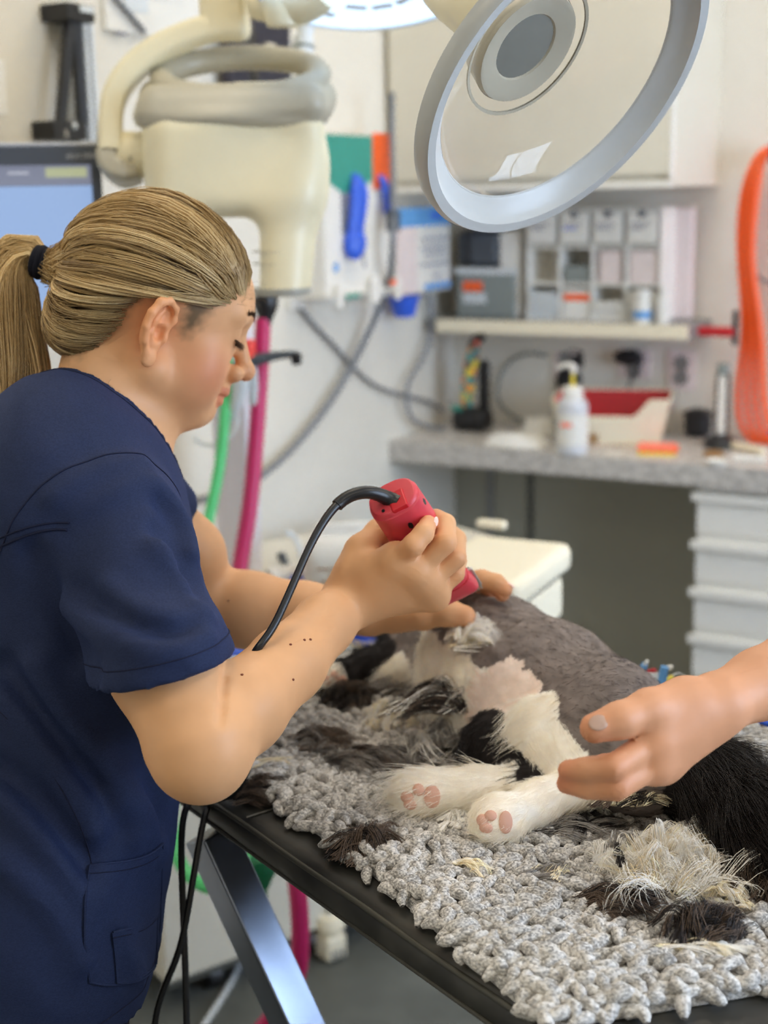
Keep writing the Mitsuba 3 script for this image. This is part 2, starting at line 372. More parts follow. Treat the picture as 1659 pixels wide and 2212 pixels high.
front(k, 'lid', s0 - .004, s1 + .004, z1 - .012, z1 + .004, .15, 'm_frost', .006)
front(k, 'label', s0 + .02, s0 + .075, z1 - .055, z1 - .03, .15, 'm_orange')
front(k, 'label', s0 + .02, s0 + .085, z1 - .085, z1 - .06, .15, 'm_frost')
k, *_q = shelf_box('folded_bag', 983, 1075, 498, .04, .15, 'm_slate', 'dark slate folded bag lying on the grey storage box', 'bag', r=.02, zbase=z1 + .005)
add('strap', bx(_q[0] + .03, _q[0] + .045, -.153, -.04, _q[2] + .002, _q[3] + .003, .002, ROOMF(K0)), 'm_black', k)
k, *_q = shelf_box('white_carton', 1078, 1122, 500, .04, .14, 'm_white', 'slim white carton standing behind the grey storage box', 'carton')
# tower of pull-out bins: four columns, three rows
k = thing('bin_tower', 'white tower of tip-out storage bins in four columns on the shelf', 'storage bins')
ob = .16
s0, s1 = st(WB(1138, 600, ob))[0], st(WB(1424, 600, ob))[0]; zb, z1 = zS + .001, st(WB(1280, 452, ob))[2]
cw, rh = (s1 - s0) / 4, (z1 - zb) / 3
add('back', bx(s0, s1, -.03, -.02, zb, z1, .002, ROOMF(K0)), 'm_white', k)
for i in range(5): add('divider', bx(s0 + i * cw - .003, s0 + i * cw + .003, -ob + .004, -.02, zb, z1, .001, ROOMF(K0)), 'm_white', k)
for j in range(4): add('shelf', bx(s0, s1, -ob + .004, -.02, zb + j * rh - (.004 if j else 0), zb + j * rh + .003, .001, ROOMF(K0)), 'm_white', k)
for i in range(4):
    a, b = s0 + i * cw + .006, s0 + (i + 1) * cw - .006
    f_ = front(k, 'bin_front', a, b, zb + 2 * rh + .008, z1 - .006, ob, 'm_white', .008, .003)
    add('notch', lathe([(0, 0), (.009, 0), (.009, .002), (0, .002)], 16, frame(-(-WV), ZV, K0 + (a + b) / 2 * U - (ob + .0095) * WV + ZV * (z1 - .012))), 'm_slate', f_)
    for j, w in enumerate((.8, .6)):
        add('print', bx(a + .008, a + .008 + (b - a - .016) * w, -ob - .0088, -ob - .0078, z1 - .038 - j * .009, z1 - .034 - j * .009, .0003, ROOMF(K0)), 'm_bluep' if (i == 1 and j) else 'm_print', f_)
    if i in (0, 2, 3):
        M = ROOMF(K0 + (a + b) / 2 * U - (ob - .02) * WV + ZV * (zb + .004)) @ trimesh.transformations.rotation_matrix(math.radians(22 if i != 3 else 8), [1, 0, 0])
        add('bin_front', bx(-(b - a) / 2, (b - a) / 2, -.004, .004, 0, rh * (.8 if i != 2 else .55), .002, M), 'm_white' if i else 'm_frost', k)
def gauze(key_label, i, j, w, h, mat, extra=None, d=.1):
    a = s0 + (i + .5) * cw
    q = thing('small_carton', key_label, 'carton')
    add('body', bx(a - w / 2, a + w / 2, -ob + .012, -ob + .012 + d, zb + j * rh + .004, zb + j * rh + .004 + h, .002, ROOMF(K0)), mat, q)
    if extra: add('band', bx(a - w / 2 + .001, a + w / 2 - .001, -ob + .0113, -ob + .02, zb + j * rh + h * .66, zb + j * rh + h * .9, .0005, ROOMF(K0)), extra, q)
gauze('white carton with an orange band in the bottom row of the bin tower', 1, 0, cw - .016, rh * .82, 'm_white', 'm_orange')
gauze('pinkish white packet in the middle row of the bin tower', 2, 1, cw - .03, rh * .85, 'm_pinkwhite', None)
gauze('grey packet in the middle row of the bin tower, second column', 1, 1, cw - .02, rh * .45, 'm_greybox', None)
gauze('pale packet filling the right column of the bin tower', 3, 1, cw - .016, rh * .86, 'm_pinkwhite', None)
k, *_q = shelf_box('board_panel', 1426, 1492, 447, .02, .05, 'm_pinkwhite', 'pinkish white board leaning upright right of the bin tower', 'board')
def bottle(name, x, ybase, zb, off, r, h, label, mats, neck=.4, hcap=.022, n=28):
    p = WB(x, ybase, off); s_, t_, _ = st(p); o = R(s_, t_, zb)
    k = thing(name, label, 'bottle')
    add('body', lathe([(0, 0), (r * .94, 0), (r, .004), (r, h * .8), (r * .93, h * .86), (r * neck, h * .93), (r * neck, h), (0, h)], n, frame(ZV, U, o)), mats[0], k, 40)
    add('cap', lathe([(0, 0), (r * neck * 1.2, 0), (r * neck * 1.2, hcap), (0, hcap)], n, frame(ZV, U, o + ZV * (h - .004))), mats[1], k)
    return k, o
k, o = bottle('tablet_bottle', 1387, 690, zS + .001, .166, .021, .062, 'short round white bottle with a blue dot left of the tall one on the shelf', ('m_white', 'm_white'), .75)
add('label', lathe([(.0213, .012), (.0213, .03)], 24, frame(ZV, U, o)), 'm_lightblue', k)
k, o = bottle('squeeze_bottle', 1431, 695, zS + .001, .166, .015, .072, 'tall thin white bottle at the right end of the shelf', ('m_white', 'm_white'), .5, .02)
# ---------------------------------------------------------------- on the wall above the counter
for x, y, w, h, lab in ((1222, 790, .066, .075, 'beige wall socket plate behind the red basket, left one'), (1370, 785, .085, .075, 'beige wall socket plate with a black plug in it'), (1472, 800, .07, .1, 'beige wall socket plate right of the black plug')):
    p = WB(x, y, .004); k = thing('socket_plate', lab, 'socket')
    add('plate', rbox(w, .008, h, .003, ROOMF(p)), 'm_pinkwhite', k)
    for dz in (-.018, .018): add('socket', lathe([(.019, 0), (.019, .004), (.015, .004), (.013, .001), (0, .001)], 24, frame(-WV, ZV, p - WV * .0035 + ZV * dz)), 'm_grey', k)
p = WB(1357, 772, .03); k = thing('power_plug', 'black power plug with a drooping cable in the wall socket', 'plug')
add('body', xf(trimesh.creation.icosphere(3), frame(U, ZV, p) @ np.diag([.02, .02, .038, 1])), 'm_blackmatt', k)
add('cable', tube([p, p + U * .035 - ZV * .004, WB(1375, 800, .03), WB(1360, 830, .04), WB(1350, 868, .04)], .0035, 8, 24), 'm_blackmatt', k)
add('cable_loop', tube([WB(1180, 770, .01), WB(1110, 775, .012), WB(1078, 820, .012), WB(1080, 870, .012), WB(1120, 905, .012), Pz(1150, 915, .906)], .0035, 8, 40), 'm_greybox', label='grey cable looping down the wall behind the counter things', cat='cable')
# ---------------------------------------------------------------- on the counter
def on(x, y, z=ZT): return Pz(x, y, z)
o = on(1010, 933); F0 = frame(ZV, U, o); CF = ROOMF(o)
k = thing('charging_stand', 'black charging stand on the counter in the corner', 'charging stand')
add('base', rbox(.098, .075, .06, .02, CF, (0, .03, .0302)), 'm_black', k)
add('back_rest', rbox(.03, .02, .14, .008, CF, (.024, .05, .11)), 'm_blackmatt', k)
add('light', rbox(.03, .004, .014, .002, CF, (-.026, -.009, .062)), 'm_teal', k)
k = thing('trimmer', 'colourful patterned trimmer standing in the black charging stand', 'trimmer')
path = [o + U * a + WV * .03 + ZV * b for a, b in ((-.016, .062), (-.012, .11), (-.004, .17), (.004, .215))]
def trimmer_col(p, n, uv):
    c = cell_rand(p.x * 60, p.y * 60, p.z * 48)
    a = mix((.75, .25, .03), (.75, .6, .05), smoothstep(.3, .35, c)); b = mix(a, (.02, .3, .3), smoothstep(.55, .6, c))
    return mix(b, (.05, .06, .08), smoothstep(.75, .8, c))
bsdf('m_trimmer', base_color=mikit.proc(trimmer_col), roughness=.35)
add('body', tube(path, [.014, .017, .018, .015], 16, 20), 'm_trimmer', k)
add('head', tube([path[-1], path[-1] + ZV * .02 + U * .012, path[-1] + ZV * .028 + U * .03], [.015, .014, .01], 12, 10), 'm_black', k)
add('button', xf(trimesh.creation.icosphere(2), frame(-WV, ZV, path[-1] - WV * .014 + U * .016 + ZV * .012) @ np.diag([.007, .007, .004, 1])), 'm_pinknote', k)
# white crumpled cloths
def cloth(x, y, w, d, h, seed, label, mat='m_white', rot=0.0):
    n = 26; g = np.stack(np.meshgrid(np.linspace(-1, 1, n), np.linspace(-1, 1, n), indexing='ij'), -1).reshape(-1, 2)
    rr = np.maximum(np.abs(g[:, 0]), np.abs(g[:, 1]))
    z = h * (.35 + .65 * meshkit.fbm(np.c_[g * 1.7 + seed, g[:, :1] * 0], 3, seed)) * np.clip((1 - rr) * 3.5, .05, 1) + .0015
    v = np.c_[g[:, 0] * w / 2 * (1 + .1 * np.sin(3 * g[:, 1] + seed)), g[:, 1] * d / 2 * (1 + .1 * np.cos(3 * g[:, 0])), z]
    i, j = np.meshgrid(np.arange(n - 1), np.arange(n - 1), indexing='ij'); a = (i * n + j).ravel()
    f = np.stack([a, a + n, a + n + 1, a + 1], 1); top = trimesh.Trimesh(v, np.vstack([f[:, [0, 1, 2]], f[:, [0, 2, 3]]]), process=False)
    bot = top.copy(); bot.vertices[:, 2] = .0004; bot.faces = bot.faces[:, ::-1]
    M = ROOMF(on(x, y)) @ trimesh.transformations.rotation_matrix(rot, [0, 0, 1])
    add('paper_towel', xf(cat_([top, bot]), M), mat, smooth=40, label=label, cat='paper towel')
cloth(1118, 962, .14, .1, .035, 3, 'crumpled white paper towel on the counter left of the gel bottle')
cloth(1163, 938, .08, .07, .05, 8, 'smaller folded white paper towel behind the crumpled one', rot=.6)
# pump bottle
paint('m_gel', (210, 212, 218), .12, .6)
o = on(1236, 978); k = thing('pump_bottle', 'clear gel bottle with a white pump in front of the basket', 'bottle')
rb = .0365
add('body', lathe([(0, 0), (rb * .93, 0), (rb, .006), (rb, .112), (rb * .9, .124), (rb * .55, .131), (rb * .5, .134), (0, .134)], 36, frame(ZV, U, o)), 'm_gel', k, 40)
add('label', trimesh.Trimesh(*(lambda m: (m.vertices[m.vertices[:, 1] < 9], m.faces))(lathe([(rb + .0006, .022), (rb + .0006, .095)], 36, frame(ZV, U, o))), process=False), 'm_white', k)
add('collar', lathe([(0, .13), (.024, .13), (.024, .15), (.018, .158), (0, .158)], 30, frame(ZV, U, o)), 'm_white', k)
add('stem', cyl(o + ZV * .158, o + ZV * .19, .0045, 12), 'm_yellow', k)
add('spout', tube([o + ZV * .188, o + ZV * .2, o + ZV * .205 - U * .006, o + ZV * .203 - U * .026, o + ZV * .196 - U * .036], [.007, .008, .007, .006, .005], 12, 24), 'm_white', k)
add('print', bx(-.014, .012, -rb - .0016, -rb - .0008, .066, .076, .0003, ROOMF(o)), 'm_pinknote', k)
# cream basket with a dipped front, red inside
def basket():
    o = on(1216, 962); q = on(1424, 966); wx = np.linalg.norm(q - o); X = nz(q - o); Yd = nz(np.cross(ZV, X)); dp = .15
    hb = .112; n = 48
    def top(uu): # height of the front rim along u
        return hb * (.62 + .38 * np.clip((np.abs(uu - .42) - .28) / .12, 0, 1) ** 1.5)
    k = thing('basket', 'cream plastic basket with a red inside and a dipped front edge', 'basket')
    fl = .025
    def side(p0, p1, out, hfun, n=24):
        us = np.linspace(0, 1, n); V = []
        for u_ in us:
            b = p0 + (p1 - p0) * u_; e = p0 - X * 0 + (p1 - p0) * u_
            h_ = hfun(u_)
            tilt = lambda z: b + out * fl * z / hb + ((p0 + p1) / 2 - b) * (-fl * z / hb / (np.linalg.norm(p1 - p0) / 2)) + ZV * z
            V += [tilt(0.0), tilt(h_)]
        V = np.array(V); f = []
        for i in range(n - 1): f += [[2 * i, 2 * i + 2, 2 * i + 3], [2 * i, 2 * i + 3, 2 * i + 1]]
        out_m = trimesh.Trimesh(V, f, process=False); inn = trimesh.Trimesh(V - out * .003, np.array(f)[:, ::-1], process=False)
        rim = tube(V[1::2] - out * .0015, .0032, 6)
        return out_m, inn, rim
    p = [o, o + X * wx, o + X * wx + Yd * dp, o + Yd * dp]
    for i, (a, b, out, hf) in enumerate(((p[0], p[1], -Yd, top), (p[1], p[2], X, lambda u_: hb), (p[2], p[3], Yd, lambda u_: hb), (p[3], p[0], -X, lambda u_: hb))):
        om, im, rm = side(a + ZV * .002, b + ZV * .002, out, hf)
        wl = add('wall', om, 'm_cream', k, 40); add('lining', im, 'm_red', wl, 40); add('rim', rm, 'm_cream', wl)
    add('bottom', prism([(0, 0), (wx, 0), (wx, dp), (0, dp)], .002, mtx(X, Yd, ZV, o + ZV * .001)), 'm_red', k)
    c = p[1] + X * (fl * .8 + .0008) + Yd * dp * .5 + ZV * hb * .76
    add('handle_hole', lathe([(0, 0), (.016, 0), (.016, .0012), (0, .0012)], 24, frame(nz(X * hb - ZV * fl), ZV, c) @ np.diag([2.0, .75, 1, 1])), 'm_red', k)
    add('name_tag', bx(.035, .085, -.0312 + .012, -.030 + .012, .01, .032, .0004, mtx(X, Yd, ZV, o)), 'm_brown', k)
basket()
o = on(1215, 925) + WV * .05; k = thing('spray_can', 'black bottle with a round shoulder half hidden behind the basket', 'bottle')
add('body', lathe([(0, 0), (.034, 0), (.036, .01), (.037, .12), (.032, .142), (.02, .152), (0, .152)], 28, frame(ZV, U, o)), 'm_blackmatt', k, 40)
add('head', rbox(.055, .035, .05, .014, ROOMF(o), (.014, 0, .175)), 'm_blackmatt', k)
o = on(1420, 978); M = ROOMF(o) @ trimesh.transformations.rotation_matrix(.25, [0, 0, 1])
k = thing('sticky_notes', 'stack of pink and yellow sticky notes on the counter', 'notepad')
for i, (m_, dx) in enumerate((('m_yellow', 0), ('m_orange', .004), ('m_pinknote', -.002))): add('pad', rbox(.085, .07, .006, .0006, M, (dx, dx, .0035 + i * .006)), m_, k)
o = R(.685, .06, ZT); k = thing('black_pouch', 'black pouch standing on the counter right of the basket', 'pouch')
add('body', rbox(.062, .05, .07, .018, ROOMF(o), (0, .02, .036)), 'm_blackmatt', k); add('flap', rbox(.064, .052, .012, .005, ROOMF(o), (0, .02, .06)), 'm_black', k)
o = R(.775, .15, ZT); k = thing('thermometer_stand', 'white rod in a black stand at the right end of the counter', 'stand')
add('base', lathe([(0, 0), (.04, 0), (.042, .006), (.034, .022), (.015, .03), (0, .03)], 30, frame(ZV, U, o)), 'm_black', k, 40)
add('rod', rbox(.022, .012, .14, .004, ROOMF(o), (0, 0, .1)), 'm_white', k); add('edge', rbox(.005, .014, .15, .002, ROOMF(o), (-.0135, 0, .1)), 'm_black', k)
add('edge', rbox(.005, .014, .15, .002, ROOMF(o), (.0135, 0, .1)), 'm_black', k); add('top', rbox(.03, .016, .03, .006, ROOMF(o), (0, 0, .185)), 'm_greybox', k)
for x0, y0, x1, y1, r, lab, m_ in ((1545, 940, 1650, 985, .009, 'cream plastic tube lying across the right of the counter', 'm_cream'), (1590, 975, 1656, 1000, .007, 'second white tube lying in front of the cream one', 'm_white')):
    a, b = on(x0, y0 + 22) + ZV * (r + .001), on(x1, y1) + ZV * (r + .001)
    k = thing('plastic_tube', lab, 'tube'); add('body', tube([a, b], r, 14), m_, k); add('cap', tube([a + (a - b) * .12, a], r * 1.12, 14), 'm_white', k)
o = on(1541, 985); add('cork_disc', lathe([(0, 0), (.022, 0), (.023, .003), (.022, .01), (0, .01)], 24, frame(ZV, U, o)), 'm_brown', label='small brown disc on the counter', cat='disc')
o = on(1550, 1003); add('white_dish', lathe([(0, 0), (.02, 0), (.026, .01), (.024, .0105), (.018, .002), (0, .002)], 24, frame(ZV, U, o)), 'm_white', label='tiny white dish near the counter edge', cat='dish')
o = R(.86, .05, ZT); add('blue_cap', lathe([(0, 0), (.012, 0), (.012, .02), (.009, .024), (0, .024)], 20, frame(ZV, U, o)), 'm_bluep', label='small dark blue cap at the right end of the counter', cat='bottle_cap')  # a blue bottle cap standing on the counter
# clamp at the shelf's end and orange hose on its hook
p = R(sS + .04, .1, zS - .02); k = thing('shelf_clamp', 'dark red clamp at the right end of the shelf', 'clamp')
add('arm', rbox(.09, .03, .022, .006, ROOMF(p)), 'm_red', k); add('screw', cyl(p + U * .045 + ZV * -.03, p + U * .045 + ZV * .05, .007, 12), 'm_blackmatt', k)
k = thing('orange_hose', 'coiled orange hose hanging on the wall at the right edge', 'hose')
for i in range(4):
    dx = (i - 1.5) * 9
    add('coil', tube([WB(1700 + dx, 330, .05 + .012 * i), WB(1655 + dx * .3, 325, .06 + .012 * i), WB(1624 + dx, 400, .06 + .012 * i), WB(1612 + dx, 560, .06 + .012 * i), WB(1625 + dx * 1.5, 740, .06 + .012 * i), WB(1640 + dx * 2.2, 935, .06 + .01 * i), WB(1700 + dx, 960, .06 + .01 * i), WB(1745 + dx, 800, .05 + .012 * i), WB(1735 + dx, 500, .05 + .012 * i), WB(1700 + dx, 330, .05 + .012 * i)], .0075, 8, 70), 'm_orange', k)
p = WB(1690, 345, .02); add('hook', tube([p, p - WV * .1, p - WV * .11 + ZV * .03], .006, 8, 16), 'm_red', k)
add('thin_hose', tube([WB(1625, 560, .03), WB(1632, 590, .04), WB(1659, 610, .04), WB(1720, 600, .03)], .004, 8, 24), 'm_cable', label='thin grey hose curving off the wall at the right edge', cat='hose')
# ---------------------------------------------------------------- on the left wall near the corner: dispensers
def wall_box(name, x0, x1, y0, y1, off, mat, label, cat, r=.003):
    a, b = st(WL(x0, (y0 + y1) / 2, off)), st(WL(x1, (y0 + y1) / 2, off)); t0, t1 = b[1], a[1]
    z1, z0 = st(WL((x0 + x1) / 2, y0, off))[2], st(WL((x0 + x1) / 2, y1, off))[2]
    k = thing(name, label, cat); M = LEFTF(K0)
    add('body', bx(-t1, -t0, -off, -.02, z0, z1, r, M), mat, k)
    return k, t0, t1, z0, z1
def wface(k, name, t0, t1, z0, z1, off, mat, d=.0012):
    return add(name, bx(-t1, -t0, -off - d, -off + .0004, z0, z1, .0004, LEFTF(K0)), mat, k)
OGL = .10
k, t0, t1, z0, z1 = wall_box('glove_box', 700, 806, 292, 632, OGL, 'm_white', 'white glove box with a teal top and a blue glove hanging out', 'glove box')
wt, h_ = t1 - t0, z1 - z0
add('top_panel', prism([(-t1, z1), (-t0, z1), (-t0, z1 - h_ * .28), (-t0 - wt * .35, z1 - h_ * .36), (-t0 - wt * .65, z1 - h_ * .36), (-t1, z1 - h_ * .27)], .0015, LEFTF(K0) @ mtx((1, 0, 0), (0, 0, 1), (0, -1, 0), (0, -OGL - .0002, 0))), 'm_teal', k)
for a, b, c_, d_ in ((.55, .66, .3, .62), (.2, .24, .55, .85)): wface(k, 'print', t0 + wt * a, t0 + wt * b, z0 + h_ * (1 - d_), z0 + h_ * (1 - c_), OGL, 'm_print')
for a, c_ in ((.8, .83), (.22, .7)): add('star', lathe([(0, 0), (.011, 0), (.011, .001), (0, .001)], 12, frame(U, ZV, R(OGL + .0003, t0 + wt * a, z0 + h_ * (1 - c_)))), 'm_lightblue', k)
add('sign', text('H', .02, mtx(WV, ZV, U, R(OGL + .001, t0 + wt * .72, z1 - h_ * .1))), 'm_white', k, False)
def glove(tc, ztop, zlen, w, off, label, dz=0):
    k = thing('hanging_glove', label, 'glove')
    c = lambda a, z: R(off + .012 + a, tc + dz * (ztop - z), z)
    add('cuff', tube([c(-.012, ztop + .03), c(.004, ztop), c(.006, ztop - zlen * .5), c(.004, ztop - zlen * .62)], [.012, w, w * .9, w * .8], 14, 20, flat=.45), 'm_bluep', k, 50)
    if zlen > .1: add('fingers', tube([c(.004, ztop - zlen * .6), c(.008, ztop - zlen * .75), c(.006, ztop - zlen * .95), c(.004, ztop - zlen)], [w * .75, w * 1.05, w * .9, w * .4], 14, 20, flat=.45), 'm_bluep', k, 50)
glove(t0 + wt * .42, z1 - h_ * .34, h_ * .44, .026, OGL, 'long blue glove hanging out of the teal topped box', .25)
k, t0b, t1b, z0b, z1b = wall_box('glove_box', 808, 846, 290, 640, OGL - .012, 'm_white', 'white glove box with an orange top next to the teal one', 'glove box')
h2 = z1b - z0b
add('top_panel', prism([(-t1b, z1b + .002), (-t0b, z1b + .002), (-t0b + .012, z1b - h2 * .3), (-t1b + .0, z1b - h2 * .34), (-t1b - .002, z1b - h2 * .2)], .0015, LEFTF(K0) @ mtx((1, 0, 0), (0, 0, 1), (0, -1, 0), (0, -OGL + .0118, 0))), 'm_orange', k)
glove((t0b + t1b) / 2 + .01, z1b - h2 * .34, .085, .017, OGL - .012, 'short blue glove tip hanging out of the orange topped box')
k, t0c, t1c, z0c, z1c = wall_box('mask_box', 856, 972, 448, 632, .075, 'm_white', 'white carton with a blue top band beside the cable on the wall', 'carton')
w3, h3 = t1c - t0c, z1c - z0c
wface(k, 'band', t0c, t1c, z1c - h3 * .22, z1c, .075, 'm_lightblue'); wface(k, 'band', t0c, t0c + w3 * .5, z0c + .004, z0c + h3 * .1, .075, 'm_lightblue')
wface(k, 'side_panel', t1c - w3 * .36, t1c, z0c + .002, z1c - h3 * .22, .075, 'm_pinkwhite')
for a, b, c_ in ((.05, .55, .36), (.08, .56, .46), (.1, .5, .54), (.05, .58, .66), (.2, .35, .8)): wface(k, 'print', t0c + w3 * a, t0c + w3 * b, z1c - h3 * (c_ + .03), z1c - h3 * c_, .075, 'm_print')
wface(k, 'badge', t0c + w3 * .15, t0c + w3 * .38, z1c - h3 * .13, z1c - h3 * .07, .0755, 'm_bluep')
# white tray that carries them
ta, tb = t1 + .012, t0b - .006
k = thing('dispenser_tray', 'white plastic holder under the glove boxes on the wall', 'holder')
add('shelf', bx(-ta, -tb, -.112, -.001, z0 - .006, z0 - .001, .002, LEFTF(K0)), 'm_white', k)
add('rail', bx(-ta, -tb, -.018, -.001, z0 - .03, z0 + .1, .002, LEFTF(K0)), 'm_white', k)
for a, w_, hh in ((.14, .022, .05), (.6, .04, .06), (.92, .02, .05)):
    tt = ta + (tb - ta) * a; add('clip', bx(-tt - w_ / 2, -tt + w_ / 2, -.116, -.108, z0 - .03, z0 - .03 + hh, .003, LEFTF(K0)), 'm_white', k)
tt = ta + (tb - ta) * .3; add('insert', bx(-tt - .03, -tt + .03, -.114, -.112, z0 - .012, z0 - .002, .0004, LEFTF(K0)), 'm_teal', k)
tt = ta + (tb - ta) * .86; add('insert', bx(-tt - .015, -tt + .015, -.114, -.111, z0 + .005, z0 + .017, .0004, LEFTF(K0)), 'm_orange', k)
p = WL(873, 640, .05); k = thing('blue_cup', 'blue plastic cup hanging under the wall holder', 'cup')
add('body', lathe([(.001, -.05), (.022, -.05), (.026, -.046), (.037, .0), (.0345, .0), (.024, -.045), (.001, -.047)], 30, frame(ZV, U, p)), 'm_bluep', k, 40); add('rim', lathe([(.0365, -.003), (.0395, -.002), (.0395, .002), (.0365, .002)], 30, frame(ZV, U, p)), 'm_bluep', k)
# cables on the left wall
k = thing('power_cable', 'thick grey cable sweeping down the wall from the glove boxes', 'cable')
add('sheath', tube([WL(846, 200, .115), WL(849, 440, .13), WL(846, 560, .13), WL(822, 660, .06), WL(760, 790, .03), WL(690, 900, .03), WL(600, 1000, .03), WL(500, 1062, .04), WL(400, 1086, .04), WL(330, 1092, .04)], .0075, 10, 70), 'm_cable', k)
add('connector', tube([WL(849, 455, .13), WL(849, 500, .13)], .016, 12), 'm_slate', k)
add('wall_cable', tube([WL(640, 645, .012), WL(668, 690, .012), WL(720, 745, .012), WL(775, 805, .012), WL(830, 842, .012), WL(890, 858, .012), WL(955, 885, .012)], .005, 8, 50), 'm_cable', label='thin grey cable crossing the wall behind the thick one', cat='cable')
add('charger_cable', tube([WL(915, 622, .02), WL(932, 680, .025), WL(915, 770, .03), WL(882, 830, .03), WL(880, 880, .03), WL(905, 915, .03), on(960, 930) + ZV * .006], .0055, 8, 50), 'm_cable', label='grey cable hanging by the corner down to the charging stand', cat='cable')
# ---------------------------------------------------------------- dental-style X-ray head on its yoke
paint('m_xray', (222, 213, 182), .32, .5)
paint('m_xcap', (172, 166, 148), .34, .5)
paint('m_xgrey', (158, 158, 150), .4)
XD = 2.05
XR, XF = CRIGHT * 1.0, nz(np.cross(CRIGHT, ZV))          # XF points away from the camera, level
if np.dot(XF, FWD) < 0: XF = -XF
XR = nz(np.cross(XF, ZV)); XR = XR if XR[0] > 0 else -XR
def X(x, y, dy=0.0): return P(x, y, XD) + XF * dy
MX = np.stack([XR, XF, ZV], 1)
tilt = lambda v: v
f = Field().rb(X(511, 352), (.131, .085, .090), .05, MX, k=.02)
f.cone(X(628, 360, -.02), X(612, 628, -.02), .049, .042, k=.035)
f.cone(X(612, 285, -.160), X(455, 432, -.165), .088, .088, k=.03, op=-1)
f.cone(X(690, 420, -.150), X(672, 560, -.150), .06, .06, k=.02, op=-1)
f.rb(X(430, 560), (.085, .2, .055), .02, MX, k=.03, op=-1)
f.rb(X(612, 680, -.02), (.2, .2, .034), .001, MX, k=.002, op=-1)
xk = thing('xray_machine', 'cream X-ray tube head with a looped handle, hanging from a curved arm above the woman', 'x-ray machine')
add('housing', mesh_sdf(f, *f.box(), .0045), 'm_xray', xk, True)
b0, b1 = X(612, 626, -.02), X(612, 634, -.02)
add('cone_rim', lathe([(.0, 0), (.0415, 0), (.0425, .006), (.0425, .010), (.0, .010)], 40, frame(ZV, XF, b1)), 'm_xgrey', xk)
add('cone_opening', lathe([(.0, -.001), (.036, -.001), (.036, .004), (.0, .004)], 40, frame(ZV, XF, b1)), 'm_darkgrey', xk)
for y in (541, 567):
    c = X(613, y, -.02); rr = .0448 - (y - 541) * .00003
    add('ring_groove', lathe([(rr - .004, -.0006), (rr, -.0006), (rr, .0006), (rr - .004, .0006)], 44, frame(ZV, XF, c)), 'm_xcap', xk)
add('screw', xf(trimesh.creation.icosphere(1), frame(XF, ZV, X(586, 502, -.0545)) @ np.diag([.0022, .0022, .002, 1])), 'm_black', xk)
fc = Field().rb(X(513, 232), (.136, .092, .030), .028, MX, k=.01).ell(X(470, 262, -.05), (.11, .05, .014), MX, k=.03).ball(X(690, 205), .022, .03).ball(X(335, 205), .02, .03).ell(X(512, 186), (.10, .055, .035), MX, k=.02, op=-1)
cap = add('top_cap', mesh_sdf(fc, *fc.box(), .004), 'm_xcap', xk, True)
th = np.linspace(0, 2 * np.pi, 49)
ringp = [X(520, 182) + XR * .116 * math.cos(t) + XF * .074 * math.sin(t) + ZV * (.010 + .034 * math.sin(t)) for t in th]
add('handle', tube(ringp, .0185, 14, flat=1.0), 'm_xcap', xk, 60)
kp = add('key_panel', rbox(.06, .004, .012, .001, mtx(XR, XF, ZV, X(562, 193, -.074)) @ trimesh.transformations.rotation_matrix(-.7, [1, 0, 0])), 'm_cream', xk)
for dx in (-.02, 0, .02): add('button', rbox(.006, .003, .004, .001, mtx(XR, XF, ZV, X(562, 193, -.0765) + XR * dx + ZV * .001)), 'm_darkgrey', kp)
yk = xk
pth = [X(492, 62), X(440, 66), X(390, 84), X(335, 112), X(286, 152), X(252, 200), X(239, 255), X(238, 334)]
add('yoke', tube(pth, [.0165, .018, .0185, .019, .019, .0185, .018, .018], 24, 70, flat=2.3, pw=.42, ref=XF), 'm_xray', yk, 40)
top = X(487, 45); Hc = ROOM_H - .002 - X(487, 86)[2]
add('column', rbox(.069, .085, Hc, .014, mtx(XR, XF, ZV, np.r_[top[:2], ROOM_H - .002 - Hc / 2])), 'm_xray', yk, 40)
dk = add('pivot_dial', tube([X(262, 335), X(318, 335)], .034, 36), 'm_xray', yk, 40)
for i in range(9):
    a = math.radians(100 + i * 20)
    add('tick', rbox(.003, .0025, .005, .0008, mtx(XR, XF, ZV, X(290, 335) + XR * .002 * (i % 2) - XF * .0345 * abs(math.sin(a)) + ZV * .0345 * math.cos(a) * .98)), 'm_darkgrey', dk)
add('lower_cap', tube([X(238, 336), X(243, 360), X(262, 374), X(300, 372)], [.0178, .0178, .0175, .012], 24, 20, flat=2.2, pw=.5, ref=XF), 'm_xcap', yk, 40)
# ---------------------------------------------------------------- surgical lamp with the clear dish
lc = P(1228, 187, 1.25); ln = nz([np.cos(-.635) * np.sin(.7297), -np.cos(-.635) * np.cos(.7297), np.sin(-.635)])
LF = frame(ln, ZV, lc); RL = .156
scene['m_clear'] = {'type': 'thindielectric', 'int_ior': 1.28}
paint('m_rim', (182, 184, 182), .3, .5)
paint('m_lampgrey', (120, 120, 112), .4)
lk = thing('surgical_lamp', 'round clear lamp dish with a frosted rim hanging in the foreground at the top right', 'lamp')
th = np.linspace(0, 2 * np.pi, 97)
prof = [(RL - .004, -.018), (RL + .004, -.012), (RL + .005, -.002), (RL + .001, .005), (RL - .008, .004), (RL - .014, -.006), (RL - .024, -.012), (RL - .027, -.016), (RL - .018, -.018), (RL - .004, -.018)]
add('rim', lathe(prof, 96, LF), 'm_rim', lk, 40)
add('clear_dish', lathe([(RL - .02, -.014), (RL - .03, -.034), (RL - .05, -.046), (.07, -.06), (.052, -.064)], 96, LF), 'm_clear', lk, True)
add('clear_cover', lathe([(RL - .024, -.0145), (.0, -.0125)], 96, LF), 'm_clear', lk, True)
